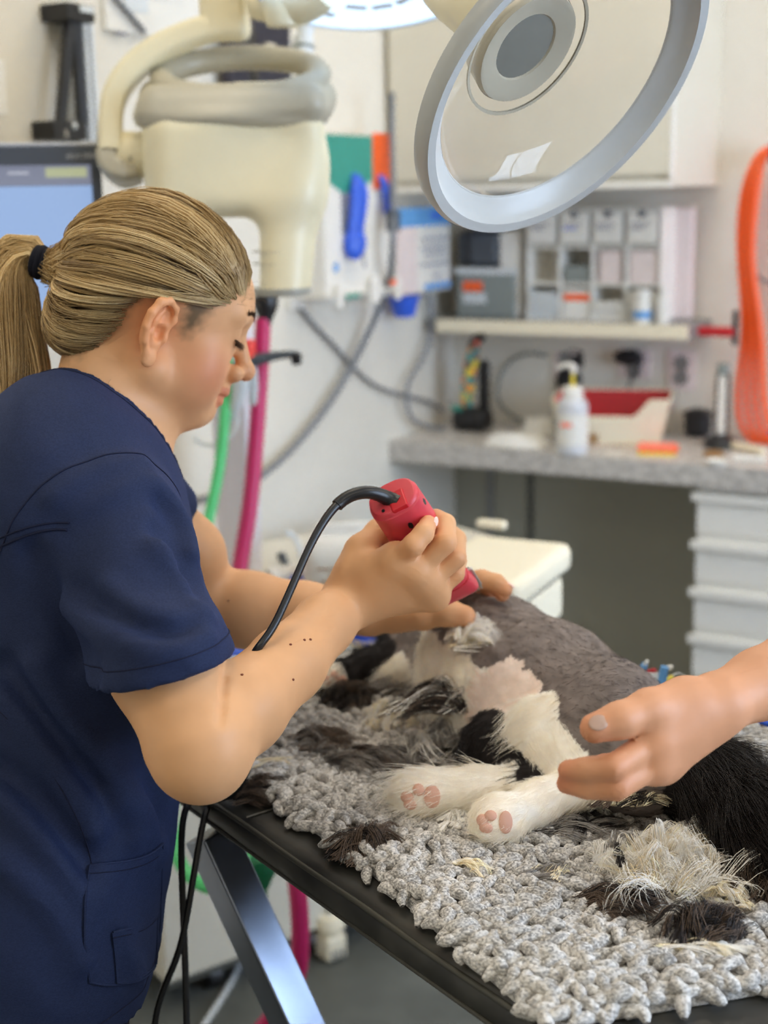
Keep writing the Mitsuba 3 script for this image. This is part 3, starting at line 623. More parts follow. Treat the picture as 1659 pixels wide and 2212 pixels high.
add('hub', lathe([(.054, -.060), (.056, -.066), (.05, -.09), (.036, -.1), (.0, -.1), (.0, -.07), (.03, -.07), (.034, -.064), (.05, -.060), (.054, -.060)], 60, LF), 'm_xcap', lk, 40)
add('hub_lens', lathe([(.0, -.069), (.033, -.069), (.033, -.066), (.0, -.064)], 48, LF), 'm_lampgrey', lk, 40)
add('hub_ring', lathe([(.066, -.0605), (.069, -.0598), (.069, -.0618), (.066, -.0625)], 72, LF), 'm_xcap', lk, 40)
hb = lc - ln * .1; add('neck', tube([hb + ln * .005, hb - ln * .05, P(955, -70, 1.42), P(935, -260, 1.45)], [.036, .034, .03, .028], 24, 30), 'm_xray', lk, 50)
add('arm', tube([P(935, -260, 1.45), np.r_[P(935, -260, 1.45)[:2], ROOM_H - .002]], .028, 20), 'm_xray', lk, 50)
# second lamp: the bluish emitting lens at the top edge
l2 = P(798, -44, 1.9); n2 = nz([.02, -.28, -.96]); L2 = frame(n2, FWD, l2)
k = thing('ceiling_lamp', 'bluish glowing lamp lens at the top edge of the picture', 'lamp')
add('shade', lathe([(.0, -.06), (.07, -.055), (.15, -.02), (.163, -.004), (.163, .004), (.158, .004), (.158, -.004), (.0, -.004)], 72, L2), 'm_frost', k, 40)
ln_ = lathe([(.0, -.002), (.157, -.002), (.157, .001), (.12, .006), (.06, .0105), (.0, .012)], 72, L2)
scene[numbered('lens', k)] = {**mikit.ply(ln_, 'm_frost', smooth=40), 'emitter': {'type': 'area', 'radiance': rgb(.52, .74, 1.10)}}
for i in range(14):                                      # facets of the lens
    a_ = i * 2.4; r_ = .045 + .1 * (i % 5) / 5; q_ = (L2 @ np.array([r_ * math.cos(a_), r_ * math.sin(a_), .0115 - .09 * r_ ** 2 * 3.2, 1]))[:3]
    add('lens_facet', rbox(.03, .012, .004, .0015, frame(n2, nz(q_ - l2), q_)), 'm_frost', k)
add('arm', tube([P(560, 5, 1.98), P(600, 12, 1.96), P(650, 14, 1.94), P(700, -10, 1.92)], [.025, .026, .024, .02], 18, 24), 'm_xray', k, 50)
add('arm_joint', lathe([(0, -.02), (.022, -.018), (.026, 0), (.02, .016), (0, .02)], 24, frame(ZV, XF, P(610, 28, 1.95))), 'm_xray', k, 40)
q = P(560, 5, 1.98); add('ceiling_pole', tube([q, np.r_[q[:2], ROOM_H - .002]], .024, 20), 'm_xray', k, 50)
k = thing('pipe_fitting', 'pale plastic pipe hanging behind the X-ray head with a collar', 'pipe')
add('pipe', tube([P(668, -40, 2.25), P(664, 40, 2.25), P(655, 95, 2.25), P(655, 140, 2.25)], [.018, .017, .012, .014], 18, 30), 'm_frost', k, 50)
add('collar', tube([P(655, 82, 2.25), P(655, 140, 2.25)], .0165, 20), 'm_frost', k); add('ring', tube([P(655, 100, 2.25), P(655, 106, 2.25)], .0185, 20), 'm_greybox', k)
# ---------------------------------------------------------------- things on the left wall above the woman
def wlbox(name, x0, x1, y0, y1, o0, o1, mat, parent=None, **kw):
    a, b = st(WL(x0, (y0 + y1) / 2, o1)), st(WL(x1, (y0 + y1) / 2, o1))
    z1, z0 = st(WL((x0 + x1) / 2, y0, o1))[2], st(WL((x0 + x1) / 2, y1, o1))[2]
    return add(name, bx(-a[1], -b[1], -o1, -o0, z0, z1, .002, LEFTF(K0)), mat, parent, **kw)
k = thing('height_rail', 'black tapered bracket beside a metal rail on the wall above the monitor', 'rail')
wlbox('rail', 168, 212, 48, 330, .001, .03, 'm_frost', k); wlbox('groove', 184, 190, 50, 330, .03, .032, 'm_cable', k); wlbox('groove', 200, 203, 50, 330, .03, .032, 'm_cable', k)
wlbox('head', 146, 205, 8, 46, .001, .06, 'm_black', k); wlbox('plate', 174, 203, 12, 28, .06, .063, 'm_frost', k); wlbox('foot', 117, 188, 262, 302, .001, .05, 'm_black', k)
for a, b in (((152, 42), (130, 268)), ((162, 42), (178, 268))): add('strut', tube([WL(*a, .04), WL(*b, .04)], [.011, .010], 4), 'm_black', k, False)
add('knob', xf(trimesh.creation.icosphere(2), frame(U, ZV, WL(161, 272, .052)) @ np.diag([.006, .006, .004, 1])), 'm_frost', k)
add('lettering', text('ll', .012, mtx(WV, ZV, U, WL(140, 296, .0505))), 'm_white', k, False)
wlbox('wall_switch', -30, 15, 128, 248, .001, .04, 'm_white', label='white box on the wall at the left edge of the picture', cat='box')
k = thing('notice_board', 'white notice board with papers on the wall behind the curved arm', 'notice board')
wlbox('board', 228, 470, -60, 80, .001, .012, 'm_white', k)
for x0, x1, y0, y1, m_ in ((270, 320, -40, 25, 'm_frost'), (330, 400, -60, 4, 'm_white')): wlbox('paper', x0, x1, y0, y1, .012, .0145, m_, k)
add('hinge', tube([WL(245, -10, .02), WL(312, 68, .02)], .005, 8), 'm_cable', k); wlbox('print', 250, 275, 70, 76, .012, .0135, 'm_print', k)
k = thing('lead_apron', 'dark pleated apron hanging on the wall behind the X-ray head', 'apron')
t_a, t_b = st(WL(505, 80, .05))[1], st(WL(640, 80, .05))[1]; zt_, zb_ = st(WL(570, -60, .05))[2], st(WL(570, 235, .05))[2]
n_ = 64; xs = np.linspace(-t_a, -t_b, n_); yy = -.03 - .012 * np.abs(np.sin(np.linspace(0, 9 * np.pi, n_)))
pl = Polygon(list(zip(xs, yy)) + list(zip(xs[::-1], yy[::-1] + .012)))
paint('m_apron', (52, 48, 58), .6)
add('pleats', prism(pl, zt_ - zb_, LEFTF(K0), zb_), 'm_apron', k, 50); add('hanger', bx(-t_a - .01, -t_b + .01, -.05, -.001, zt_, zt_ + .02, .003, LEFTF(K0)), 'm_frost', k)
for x, y in ((640, 48), (587, 108)): wlbox('clip', x - 9, x + 9, y - 14, y + 14, .045, .055, 'm_cream', k)
# ---------------------------------------------------------------- monitor behind the woman
mc = P(60, 500, 2.06); mn = nz([.30, -.95, .0]); MF = frame(mn, ZV, mc)       # z out of the screen
right_ = MF[:3, 0]; MW, MH = .0, .0
tl, tr = Pp(0, 303, mc, mn), Pp(213, 316, mc, mn); br = Pp(212, 700, mc, mn)
ex = lambda p: (np.dot(p - mc, MF[:3, 0]), np.dot(p - mc, MF[:3, 1]))
xr_, yt_ = ex(tr); yb_ = ex(br)[1]; w_ = .40; xl_ = xr_ - w_
paint('m_bezel', (66, 72, 82), .35); paint('m_silver', (176, 178, 184), .35)
k = thing('monitor', 'dark framed computer monitor with a screen glowing blue in place of a reflection behind the woman', 'monitor')
fr = prism(Polygon([(xl_, yb_), (xr_, yb_), (xr_, yt_), (xl_, yt_)], [[(xl_ + .018, yb_ + .022), (xr_ - .014, yb_ + .022), (xr_ - .014, yt_ - .026), (xl_ + .018, yt_ - .026)]]), .012, MF)
add('frame', fr, 'm_bezel', k, False); add('top_edge', bx(xl_, xr_, yt_, yt_ + .006, -.02, .012, .002, MF), 'm_silver', k)
add('back_shell', bx(xl_ + .004, xr_ - .004, yb_ + .004, yt_ - .002, -.035, -.003, .008, MF), 'm_bezel', k)
add('lettering', text('abcc DBA', .007, MF @ mtx((1, 0, 0), (0, 1, 0), (0, 0, 1), (xr_ - .05, yt_ - .017, .012))), 'm_silver', k, False)
sx0, sx1, sy0, sy1 = xl_ + .018, xr_ - .014, yb_ + .022, yt_ - .026
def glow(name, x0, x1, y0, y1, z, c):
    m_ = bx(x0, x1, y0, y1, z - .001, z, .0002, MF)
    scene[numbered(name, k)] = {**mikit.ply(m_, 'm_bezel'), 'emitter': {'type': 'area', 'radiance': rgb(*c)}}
glow('screen', sx0, sx1, sy0, sy1 - .03, .001, (.20, .30, .50)); glow('screen_top', sx0, sx1, sy1 - .0295, sy1, .001, (.13, .14, .19))  # blue and grey emission stands in for a window reflected in the screen
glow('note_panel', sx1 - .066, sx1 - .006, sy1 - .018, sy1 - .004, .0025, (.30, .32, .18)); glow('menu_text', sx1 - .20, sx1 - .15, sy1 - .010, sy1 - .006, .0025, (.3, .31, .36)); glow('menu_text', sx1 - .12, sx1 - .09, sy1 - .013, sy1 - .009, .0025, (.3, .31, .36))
add('stand_neck', bx((xl_ + xr_) / 2 - .03, (xl_ + xr_) / 2 + .03, yb_ - .12, yb_ + .04, -.05, -.03, .006, MF), 'm_silver', k)
q = (MF @ np.array([(xl_ + xr_) / 2, yb_ - .10, -.04, 1]))[:3]
w0 = q - U * (st(q)[0] - .002); add('wall_arm', tube([q, w0], .014, 12), 'm_silver', k)
# ---------------------------------------------------------------- post, valve and hoses behind the woman's face
paint('m_post', (216, 212, 220), .4); paint('m_magenta', (196, 30, 98), .35); paint('m_green', (84, 206, 124), .35); paint('m_dgreen', (10, 110, 66), .4); paint('m_redknob', (238, 62, 44), .4)
HD = 2.5
def H(x, y, d=HD): return P(x, y, d)
q0, q1 = H(497, 700, 2.58), H(497, 1240, 2.58)
k = thing('wall_post', 'pale vertical post behind the green and magenta hoses', 'post')
add('post', bx(-.04, .04, -.02, .02, .001, 1.36, .006, ROOMF(np.r_[q0[:2], 0])), 'm_post', k); add('base', bx(-.1, .1, -.08, .08, .0005, .012, .003, ROOMF(np.r_[q0[:2], 0])), 'm_post', k)
k = thing('magenta_hose', 'thick magenta hose hanging from a black socket beside the woman\'s face', 'hose')
mp = [H(568, 690, 2.46), H(563, 800, 2.46), H(552, 960, 2.46), H(536, 1120, 2.45), H(518, 1230, 2.44), H(520, 1450, 2.38), H(590, 1700, 2.22), H(634, 1860, 2.12), H(648, 1990, 2.12), H(645, 2090, 2.14), H(618, 2160, 2.2), H(560, 2230, 2.28)]
add('tubing', tube(mp, .0142, 14, 110), 'm_magenta', k, 60)
add('socket', tube([H(572, 640, 2.46), H(574, 660, 2.46), H(573, 700, 2.46), H(572, 712, 2.46)], [.024, .022, .012, .008], 18, 14), 'm_black', k, 40)
add('socket_hanger', tube([H(572, 642, 2.46), H(575, 560, 2.47), H(560, 300, 2.5), H(545, 120, 2.53), WL(540, 60, .03)], .009, 10, 30), 'm_black', k, 40)
k = thing('green_hose', 'bright green hose hanging beside the magenta one', 'hose')
gp = [H(492, 780, 2.47), H(488, 860, 2.44), H(478, 980, 2.43), H(458, 1090, 2.42), H(438, 1180, 2.41), H(415, 1350, 2.38), H(385, 1650, 2.2), H(372, 1800, 2.05), H(392, 1868, 2.02), H(430, 1908, 2.0), H(480, 1915, 1.98), H(520, 1880, 1.98), H(545, 1850, 2.0)]
add('tubing', tube(gp, .0098, 12, 110), 'm_green', k, 60)
k = thing('breathing_bag', 'dark green rubber bag with a thin tail hanging under the table edge', 'bag')
g0 = H(556, 1835, 2.0); g1 = H(570, 1890, 2.0); g2 = H(573, 1950, 2.0)
add('body', tube([g0, H(560, 1855, 2.0), H(566, 1880, 2.0), g1 - ZV * .01, g1 - ZV * .022], [.012, .03, .026, .012, .005], 20, 24), 'm_dgreen', k, 60); add('tail', tube([g1 - ZV * .015, g2], [.004, .0035], 8), 'm_dgreen', k)
k = thing('gas_valve', 'red knob with a black lever in front of the woman\'s nose', 'valve')
vb = H(532, 790, 2.4)
add('knob', lathe([(0, -.014), (.017, -.014), (.018, -.010), (.0145, -.006), (.0145, .014), (.013, .018), (0, .018)], 28, frame(ZV, XF, H(534, 757, 2.4))), 'm_redknob', k, 40)
add('lever', tube([H(530, 783, 2.4), H(560, 776, 2.4), H(600, 768, 2.4), H(645, 767, 2.4)], [.016, .013, .009, .008], 10, 20, flat=.8), 'm_slate', k, 40)
add('lever_tip', rbox(.018, .018, .02, .004, mtx(XR, XF, ZV, H(640, 775, 2.4))), 'm_black', k)
add('body', tube([H(526, 788, 2.42), H(524, 815, 2.42), H(515, 860, 2.43), H(497, 905, 2.45)], [.016, .014, .012, .009], 18, 20), 'm_frost', k, 40)
add('pipe', tube([H(545, 790, 2.42), H(548, 830, 2.43), H(546, 870, 2.45)], .008, 12, 14), 'm_frost', k); add('bracket', tube([H(520, 792, 2.42), H(505, 800, 2.57)], .012, 10), 'm_greybox', k)
add('thin_tube', tube([H(515, 900, 2.43), H(495, 945, 2.43), H(455, 962, 2.44), H(420, 945, 2.46)], .003, 6, 24), 'm_frost', k)
# ---------------------------------------------------------------- white equipment cart under the cream machine
A0 = Pz(360, 2150, .05); cd = nz(Pz(870, 1960, .05) - A0); cn = np.array([-cd[1], cd[0], 0])     # cn points away from the camera
A0 = A0 + cd * max(0, -st(A0)[0] + .02) / max(np.dot(cd, U), .1)
rE = Pp(1085, 1300, A0, cn); L_ = np.dot(rE - A0, cd); CZ = .80
CMX = mtx(cd, cn, ZV, np.r_[A0[:2], 0])
k = thing('equipment_cart', 'white equipment cart behind the table, its panel showing under it', 'cart')
add('body', bx(0, L_, 0, .30, .07, CZ, .006, CMX), 'm_cab', k); add('kick_rail', bx(.01, L_ - .01, .012, .29, .05, .07, .003, CMX), 'm_darkgrey', k)
for u_ in (.12, L_ * .5, L_ - .1):
    for v_ in (.05, .25): add('wheel', tube([CMX[:3, :3] @ [u_ - .012, v_, .026] + CMX[:3, 3], CMX[:3, :3] @ [u_ + .012, v_, .026] + CMX[:3, 3]], .025, 20), 'm_black', k)
# cream machine with a flat lid standing on the cart
def on_cart(x, y, z): return Pz(x, y, z)
tz = .93
c1, c2, c3 = Pz(1240, 1170, tz), Pz(1118, 1260, tz), Pz(900, 1225, tz)
dY = nz(c1 - c2); dX = np.cross(dY, ZV); dX = dX if dX[0] > 0 else -dX
wM = np.dot(c2 - c3, dX); dM = np.linalg.norm(c1 - c2)
MM = mtx(dX, dY, ZV, np.r_[c2[:2], 0]); zb_ = CZ + .001
mk = thing('lidded_machine', 'cream plastic machine with a flat rounded lid behind the animal', 'machine')
add('lid', bx(-wM, 0, 0, dM, tz - .05, tz, .018, MM), 'm_cream', mk, 40)
add('base', bx(-wM + .01, -.012, .012, dM - .012, zb_, tz - .053, .014, MM), 'm_cream', mk, 40); add('gap', bx(-wM + .012, -.014, .014, dM - .014, tz - .056, tz - .046, .002, MM), 'm_darkgrey', mk)
q = Pz(1062, 1140, tz); add('lid_knob', rbox(.055, .02, .016, .006, mtx(dX, dY, ZV, np.r_[q[:2], tz + .006])), 'm_cream', mk)
for i in range(6): add('vent', rbox(.006, .003, .008, .0008, mtx(dX, dY, ZV, np.r_[(c2 - dX * (.06 + i * .012))[:2], tz - .075])), 'm_slate', mk)
o = Pz(772, 1292, CZ + .001); k = thing('white_packet', 'plump white packet with brown print behind the clipper hand', 'packet')
PM = mtx(nz(np.cross(FWD * [1, 1, 0], ZV)), nz(FWD * [1, 1, 0]), ZV, o)
add('body', rbox(.20, .10, .105, .035, PM, (0, .05, .0535)), 'm_white', k, 50); add('fold', rbox(.17, .02, .03, .008, PM, (.01, .05, .113)), 'm_white', k, 50)
for i, (x_, w_) in enumerate(((-.03, .08), (-.02, .06), (-.035, .05))): add('print', bx(x_ - w_ / 2, x_ + w_ / 2, -.0009, .0008, .052 - i * .012, .056 - i * .012, .0003, PM), 'm_brown', k)
# small things on the cart left of the machine, seen over the far forearm
ow = Pz(612, 1262, CZ + .012); k = thing('cotton_roll', 'bright white cotton roll above the far forearm', 'cotton roll')
rm = tube([ow - cd * .03 + ZV * .012, ow + cd * .03 + ZV * .012], .022, 24); add('roll', rm, 'm_white', k, 40); add('core', tube([ow - cd * .031 + ZV * .012, ow + cd * .031 + ZV * .012], .006, 14), 'm_greybox', k)
oc = Pz(676, 1276, CZ); k = thing('blue_brush', 'bright blue bristled brush standing on the cart', 'brush')
rg = np.random.default_rng(5); n_ = 900; b_ = oc + np.c_[rg.uniform(-.04, .04, n_), rg.uniform(-.02, .02, n_), np.full(n_, .012)]
add('handle', rbox(.09, .045, .012, .004, mtx(cd, cn, ZV, oc + ZV * .0065)), 'm_white', k)
add('bristles', strands(b_[:, None] + np.linspace(0, 1, 4)[None, :, None] * (np.c_[rg.normal(0, .004, n_), rg.normal(0, .004, n_), rg.uniform(.016, .024, n_)])[:, None], .0012), 'm_bluep', k, True)
k = thing('probe', 'slim dark probe leaning on the cart left of the machine', 'probe')
q = Pp(636, 1250, A0 + cn * .1, cn); add('shaft', tube([q, Pp(604, 1195, A0 + cn * .12, cn)], [.006, .009], 12), 'm_slate', k); add('cord', tube([q, Pp(655, 1252, A0 + cn * .1, cn)], .003, 8), 'm_slate', k)
add('pale_tube', tube([Pp(618, 1150, A0 + cn * .16, cn), Pp(638, 1165, A0 + cn * .15, cn), Pp(652, 1210, A0 + cn * .12, cn), Pp(660, 1255, A0 + cn * .1, cn)], .006, 10, 24), 'm_frost', label='pale bent tube left of the cream machine', cat='tube')
# caster and floor tube under the table
o = Pz(716, 2068, .002); k = thing('caster', 'cream caster foot on the dark floor under the table', 'caster')
add('fork', rbox(.05, .05, .055, .01, mtx(cd, cn, ZV, o + ZV * .03)), 'm_cream', k); add('swivel', lathe([(0, 0), (.022, 0), (.03, .012), (.024, .034), (0, .036)], 24, frame(ZV, XF, o + ZV * .06)), 'm_cream', k, 40)
for dx in (-.012, 0, .012): add('slot', bx(dx - .003, dx + .003, -.0262, -.024, .008, .028, .0005, mtx(cd, cn, ZV, o)), 'm_slate', k)
add('stem', cyl(o + ZV * .09, o + ZV * .16, .008, 14), 'm_steel', k)
add('floor_tube', tube([Pz(520, 2065, .006), Pz(505, 2110, .006), Pz(470, 2170, .006), Pz(425, 2240, .006)], .0055, 10, 30), 'm_frost', label='clear tube lying on the floor left of the table leg', cat='tube')
# ---------------------------------------------------------------- treatment table
TZ = .90
TA, TB = Pz(471, 1732, TZ), Pz(1170, 2212, TZ); te = nz(TB - TA); tn = np.array([-te[1], te[0], 0])
if tn[0] < 0: tn = -tn                                   # te along the near edge to the right, tn across the table
TM = mtx(te, tn, ZV, np.r_[TA[:2], 0])
def TP(a, b, z=0.0): return TM[:3, 3] + te * a + tn * b + ZV * z
TL0, TL1, TWD, PADT = -.335, .80, .61, .038
def leather(p, n, uv):
    c = fbm(p.x * 14, p.y * 14, p.z * 14, 4); d = fbm(p.x * 5 + 9, p.y * 21, p.z * 3, 3)
    return mix((.028, .028, .025), (.080, .078, .067), smoothstep(.35, .75, .5 * c + .5 * d))
def leather_rough(p, n, uv): return mi.Float(.30) + .25 * fbm(p.x * 9, p.y * 9, p.z * 9, 3)
def leather_bump(p, n, uv): return .0012 * fbm(p.x * 22, p.y * 11, p.z * 16, 3) + .00012 * noise(p.x * 900, p.y * 900, p.z * 900)
scene['m_leather'] = {'type': 'bumpmap', 'arbitrary': mikit.proc(leather_bump, 1e-3), 'scale': 1.0,
                      'bsdf': {'type': 'twosided', 'bsdf': {'type': 'principled', 'base_color': mikit.proc(leather), 'roughness': mikit.proc(leather_rough), 'specular': .5}}}
tk = thing('treatment_table', 'padded black treatment table on slanted steel legs', 'table')
def pad_mesh():                                         # soft pad: rounded box with sagging wrinkles
    f = Field().rb(((TL0 + TL1) / 2, TWD / 2, TZ - PADT / 2), ((TL1 - TL0) / 2, TWD / 2, PADT / 2), .011)
    m = mesh_sdf(f, *f.box(.01), .008); v = m.vertices
    w = meshkit.fbm(np.c_[v[:, 0] * 9, v[:, 1] * 16, v[:, 2] * 5], 3, 4) - .5
    v[:, 2] += np.where(v[:, 2] > TZ - .015, w * .004 - .001, 0); v[:, 1] += np.where(v[:, 1] < .012, w * .004, 0)
    return xf(m, TM)
add('pad', pad_mesh(), 'm_leather', tk, True)
paint('m_piping', (66, 65, 58), .45)
add('piping', tube([TP(a, .001 + .0006 * math.sin(a * 31), TZ - .0065) for a in np.linspace(TL0 + .01, TL1 - .01, 60)], .0026, 8), 'm_piping', tk, 60)
add('piping', tube([TP(a, .003, TZ - PADT + .004) for a in np.linspace(TL0 + .01, TL1 - .01, 30)], .0022, 8), 'm_piping', tk, 60)
for i, a in enumerate((.05, .42)):
    add('seam', tube([TP(a, b, TZ + .0002) for b in np.linspace(.004, TWD - .004, 30)], .0012, 6), 'm_piping', tk, 60)
add('frame_plate', bx(TL0 + .03, TL1 - .03, .03, TWD - .03, TZ - PADT - .028, TZ - PADT - .001, .003, TM), 'm_blackmatt', tk)
l0, l1 = P(452, 1800, 1.50), P(655, 2240, 1.51); ld = nz(l1 - l0)
def leg(p0, name='leg'):
    top = p0 + ld * ((TZ - PADT - .03 - p0[2]) / ld[2]); bot = p0 + ld * ((.03 - p0[2]) / ld[2])
    Ls = np.linalg.norm(bot - top); M = frame(ld, tn, (top + bot) / 2)
    M = frame(ld, FWD - ld * np.dot(FWD, ld), (top + bot) / 2); rot = trimesh.transformations.rotation_matrix(math.radians(50), [0, 0, 1])
    add('leg', rbox(.042, .042, Ls, .0025, M @ rot), 'm_chrome', tk); return bot
f0 = leg(l0); f1 = leg(l0 + tn * .46); f2 = leg(l0 + te * .62 ); f3 = leg(l0 + te * .62 + tn * .46)
for a, b in ((f0, f1), (f2, f3), (f0, f2), (f1, f3)): add('base_bar', rbox(.04, .04, np.linalg.norm(b - a) + .04, .003, frame(b - a, ZV, (a + b) / 2 - ZV * .008)), 'm_steel', tk)
# black cords hanging over the near end of the table
paint('m_cord', (20, 21, 24), .35)
add('black_cable', tube([P(418, 1722, 1.440), P(398, 1760, 1.425), P(392, 1850, 1.425), P(397, 2000, 1.425), P(404, 2240, 1.430), P(406, 2500, 1.440)], .0036, 8, 50), 'm_cord', label='black cord hanging straight down beside the table leg', cat='cable')
add('black_cable', tube([P(448, 1745, 1.435), P(436, 1790, 1.420), P(412, 1930, 1.415), P(384, 2060, 1.420), P(352, 2140, 1.425), P(335, 2300, 1.430)], .0036, 8, 50), 'm_cord', label='black cord hanging from the table and curving to the left', cat='cable')
# ---------------------------------------------------------------- the woman: one continuous body, clothes and hair on it
ha, hp = math.radians(22), math.radians(23)
_F = np.array([math.cos(ha), math.sin(ha), 0])
HF, HU = _F * math.cos(hp) - ZV * math.sin(hp), _F * math.sin(hp) + ZV * math.cos(hp)
HL = np.cross(HU, HF); HM = np.stack([HF, HL, HU], 1)
HO = P(350, 727, 1.335) - HM @ np.array([0, -.070, 0])
hl = lambda x, y, z: HO + HM @ np.array([x, y, z], float)
to_head = lambda p: (np.asarray(p) - HO) @ HM
def face(f):
    f.ell(hl(-.008, 0, .048), (.087, .070, .076), HM, .02).ell(hl(.036, 0, .047), (.061, .057, .056), HM, .03)
    f.ell(hl(.040, 0, -.002), (.049, .056, .060), HM, .02).ell(hl(.043, 0, -.036), (.046, .043, .040), HM, .02)
    for s in (-1, 1):
        f.cone(hl(.006, s * .052, -.034), hl(.066, s * .020, -.062), .018, .016, .025)                 # jaw
        f.ball(hl(.052, s * .038, -.014), .026, .02).ball(hl(.050, s * .036, -.034), .023, .02)           # cheek
        f.cone(hl(.084, s * .008, .046), hl(.070, s * .042, .047), .011, .010, .012)                    # brow
        f.ball(hl(.0955, s * .030, .0275), .0125, .012, -1)                                               # eye socket
        f.ell(hl(.0725, s * .031, .0275), (.0120, .0150, .0115), HM, .004)                               # lid over the eye
    f.ball(hl(.080, 0, -.056), .0155, .016).ball(hl(.070, 0, -.063), .012, .014)                        # chin
    f.cone(hl(.084, 0, .040), hl(.111, 0, -.001), .0075, .0080, .009).ball(hl(.1135, 0, -.0045), .0098, .006)   # nose
    for s in (-1, 1):
        f.ball(hl(.100, s * .0115, -.010), .0085, .006).ball(hl(.1045, s * .0060, -.0165), .0036, .003, -1)
    f.cone(hl(.092, 0, -.014), hl(.094, 0, -.030), .008, .009, .012)                                    # philtrum
    f.chain([hl(.0815, -.022, -.0355), hl(.093, -.010, -.0305), hl(.0965, 0, -.0315), hl(.093, .010, -.0305), hl(.0815, .022, -.0355)], [.002, .0062, .0066, .0062, .002], .003)
    f.chain([hl(.081, -.020, -.0375), hl(.0905, -.010, -.0425), hl(.094, 0, -.0435), hl(.0905, .010, -.0425), hl(.081, .020, -.0375)], [.002, .0056, .0066, .0056, .002], .003)
    f.chain([hl(.085, -.022, -.0366), hl(.099, -.010, -.0372), hl(.1025, 0, -.0376), hl(.099, .010, -.0372), hl(.085, .022, -.0366)], [.0012] * 5, .0022, -1)
    f.ball(hl(.094, 0, -.0515), .004, .007, -1)
    for s in (-1, 1):                                                                                   # ear: bowl, helix, antihelix, lobe
        tip = math.radians(14); ea = lambda a, b, c=0: hl(-.004 + a * math.cos(tip) - b * math.sin(tip) * .5, s * (.0675 + c), .004 + b)
        EM = np.stack([HM @ nz([.93, s * -.36, 0]), HM @ nz([s * .0, 0, 1.0]), HM @ nz([.36, s * .93, 0])], 1)
        w = lambda a, b, d=0.0: hl(-.006, s * .0715, .0) + EM @ np.array([a, b, d])
        f.ell(w(-.004, .006, .0), (.0155, .028, .0070), EM, .005)
        f.chain([w(.006, .006, .002), w(.010, .018, .004), w(.006, .029, .006), w(-.004, .034, .008), w(-.014, .030, .009), w(-.020, .018, .0095), w(-.0205, .004, .009), w(-.016, -.009, .008), w(-.010, -.019, .006)], [.0024, .0036, .0040, .0042, .0042, .0040, .0038, .0034, .003], .003)
        f.ell(w(-.003, -.0235, .004), (.0085, .0095, .0045), EM, .005)
        f.ell(w(-.002, .020, .0065), (.0070, .0085, .0050), EM, .004, -1).ell(w(-.0015, .002, .0065), (.0072, .0085, .0072), EM, .004, -1)
        f.chain([w(-.004, .024, .004), w(-.011, .012, .005), w(-.0115, .0, .005), w(-.006, -.010, .004), w(.002, -.011, .003)], [.0024, .0030, .0030, .0028, .002], .003)
        f.ell(w(.0072, -.001, .003), (.0035, .0055, .0038), EM, .003)
    return f
B = Field(); face(B)
# neck, trunk (under the clothes), arms
B.cone(hl(-.020, 0, -.02), P(205, 1000, 1.385), .053, .056, .02).cone(hl(.03, 0, -.05), P(262, 985, 1.385), .034, .045, .02)
TX = nz([.97, .24, 0]); TY = np.array([-TX[1], TX[0], 0]); TMX = np.stack([TX, TY, ZV], 1)
B.cone(P(150, 1085, 1.27), P(235, 1050, 1.48), .05, .05, .05)                                           # shoulder girdle
B.ell(P(165, 1270, 1.365), (.095, .13, .18), TMX, .05).ell(P(140, 1600, 1.365), (.08, .11, .14), TMX, .05)
SHR, ELR, WRR = P(245, 1150, 1.255), P(430, 1612, 1.140), P(748, 1306, 1.350)
B.chain([SHR, P(350, 1430, 1.175), ELR], [.052, .0445, .0415], .02).cone(ELR, ELR + nz(ELR - SHR) * .006 - ZV * .004, .0415, .038, .01)
B.chain([ELR, P(520, 1530, 1.190), P(620, 1435, 1.255), P(700, 1350, 1.320), WRR], [.0395, .0385, .0338, .0278, .0252], .012)
SHL, ELL_, WRL = P(272, 1075, 1.50), P(428, 1300, 1.565), P(800, 1325, 1.545)
B.chain([SHL, P(398, 1200, 1.540), ELL_], [.05, .042, .040], .02).chain([ELL_, P(540, 1318, 1.560), P(660, 1325, 1.552), WRL], [.043, .042, .034, .0215], .012)
def hand(f, W, mcp, fingers, thumb, rf, rp=.0125, kf=.0028):
    """palm between wrist and knuckles, then four fingers and a thumb as chains of their own"""
    for i, m in enumerate(mcp):
        f.cone(W, m, .019, rp, .012)
        if i: f.cone((W + mcp[i - 1]) / 2, m, rp * .9, rp * .8, .010)
    f.chain(mcp, [rp] * len(mcp), .010)
    f.chain(thumb[0], thumb[1], .008)
    for m, ch, r in zip(mcp, fingers, rf):
        f.chain([m] + ch, [r * 1.08, r, r * .94, r * .80][:len(ch) + 1], kf)
    return f
RM = [P(858, 1208, 1.318), P(897, 1232, 1.322), P(922, 1258, 1.335), P(936, 1284, 1.350)]
RFI = [[P(893, 1178, 1.297), P(915, 1152, 1.301), P(925, 1131, 1.313)],
       [P(962, 1172, 1.313), P(962, 1132, 1.337), P(942, 1117, 1.355)],
       [P(984, 1205, 1.331), P(986, 1165, 1.359), P(966, 1142, 1.380)],
       [P(984, 1240, 1.350), P(990, 1212, 1.377), P(976, 1190, 1.397)]]
hand(B, WRR, RM, RFI, ([P(748, 1272, 1.355), P(782, 1192, 1.360), P(818, 1150, 1.377), P(838, 1128, 1.400)], [.020, .0165, .0125, .0095]), [.0104, .0107, .0102, .0088], .0145)
B.cone(P(770, 1240, 1.345), P(850, 1215, 1.325), .019, .014, .014)
LM = [P(975, 1262, 1.525), P(965, 1252, 1.550), P(955, 1250, 1.570), P(940, 1252, 1.590)]
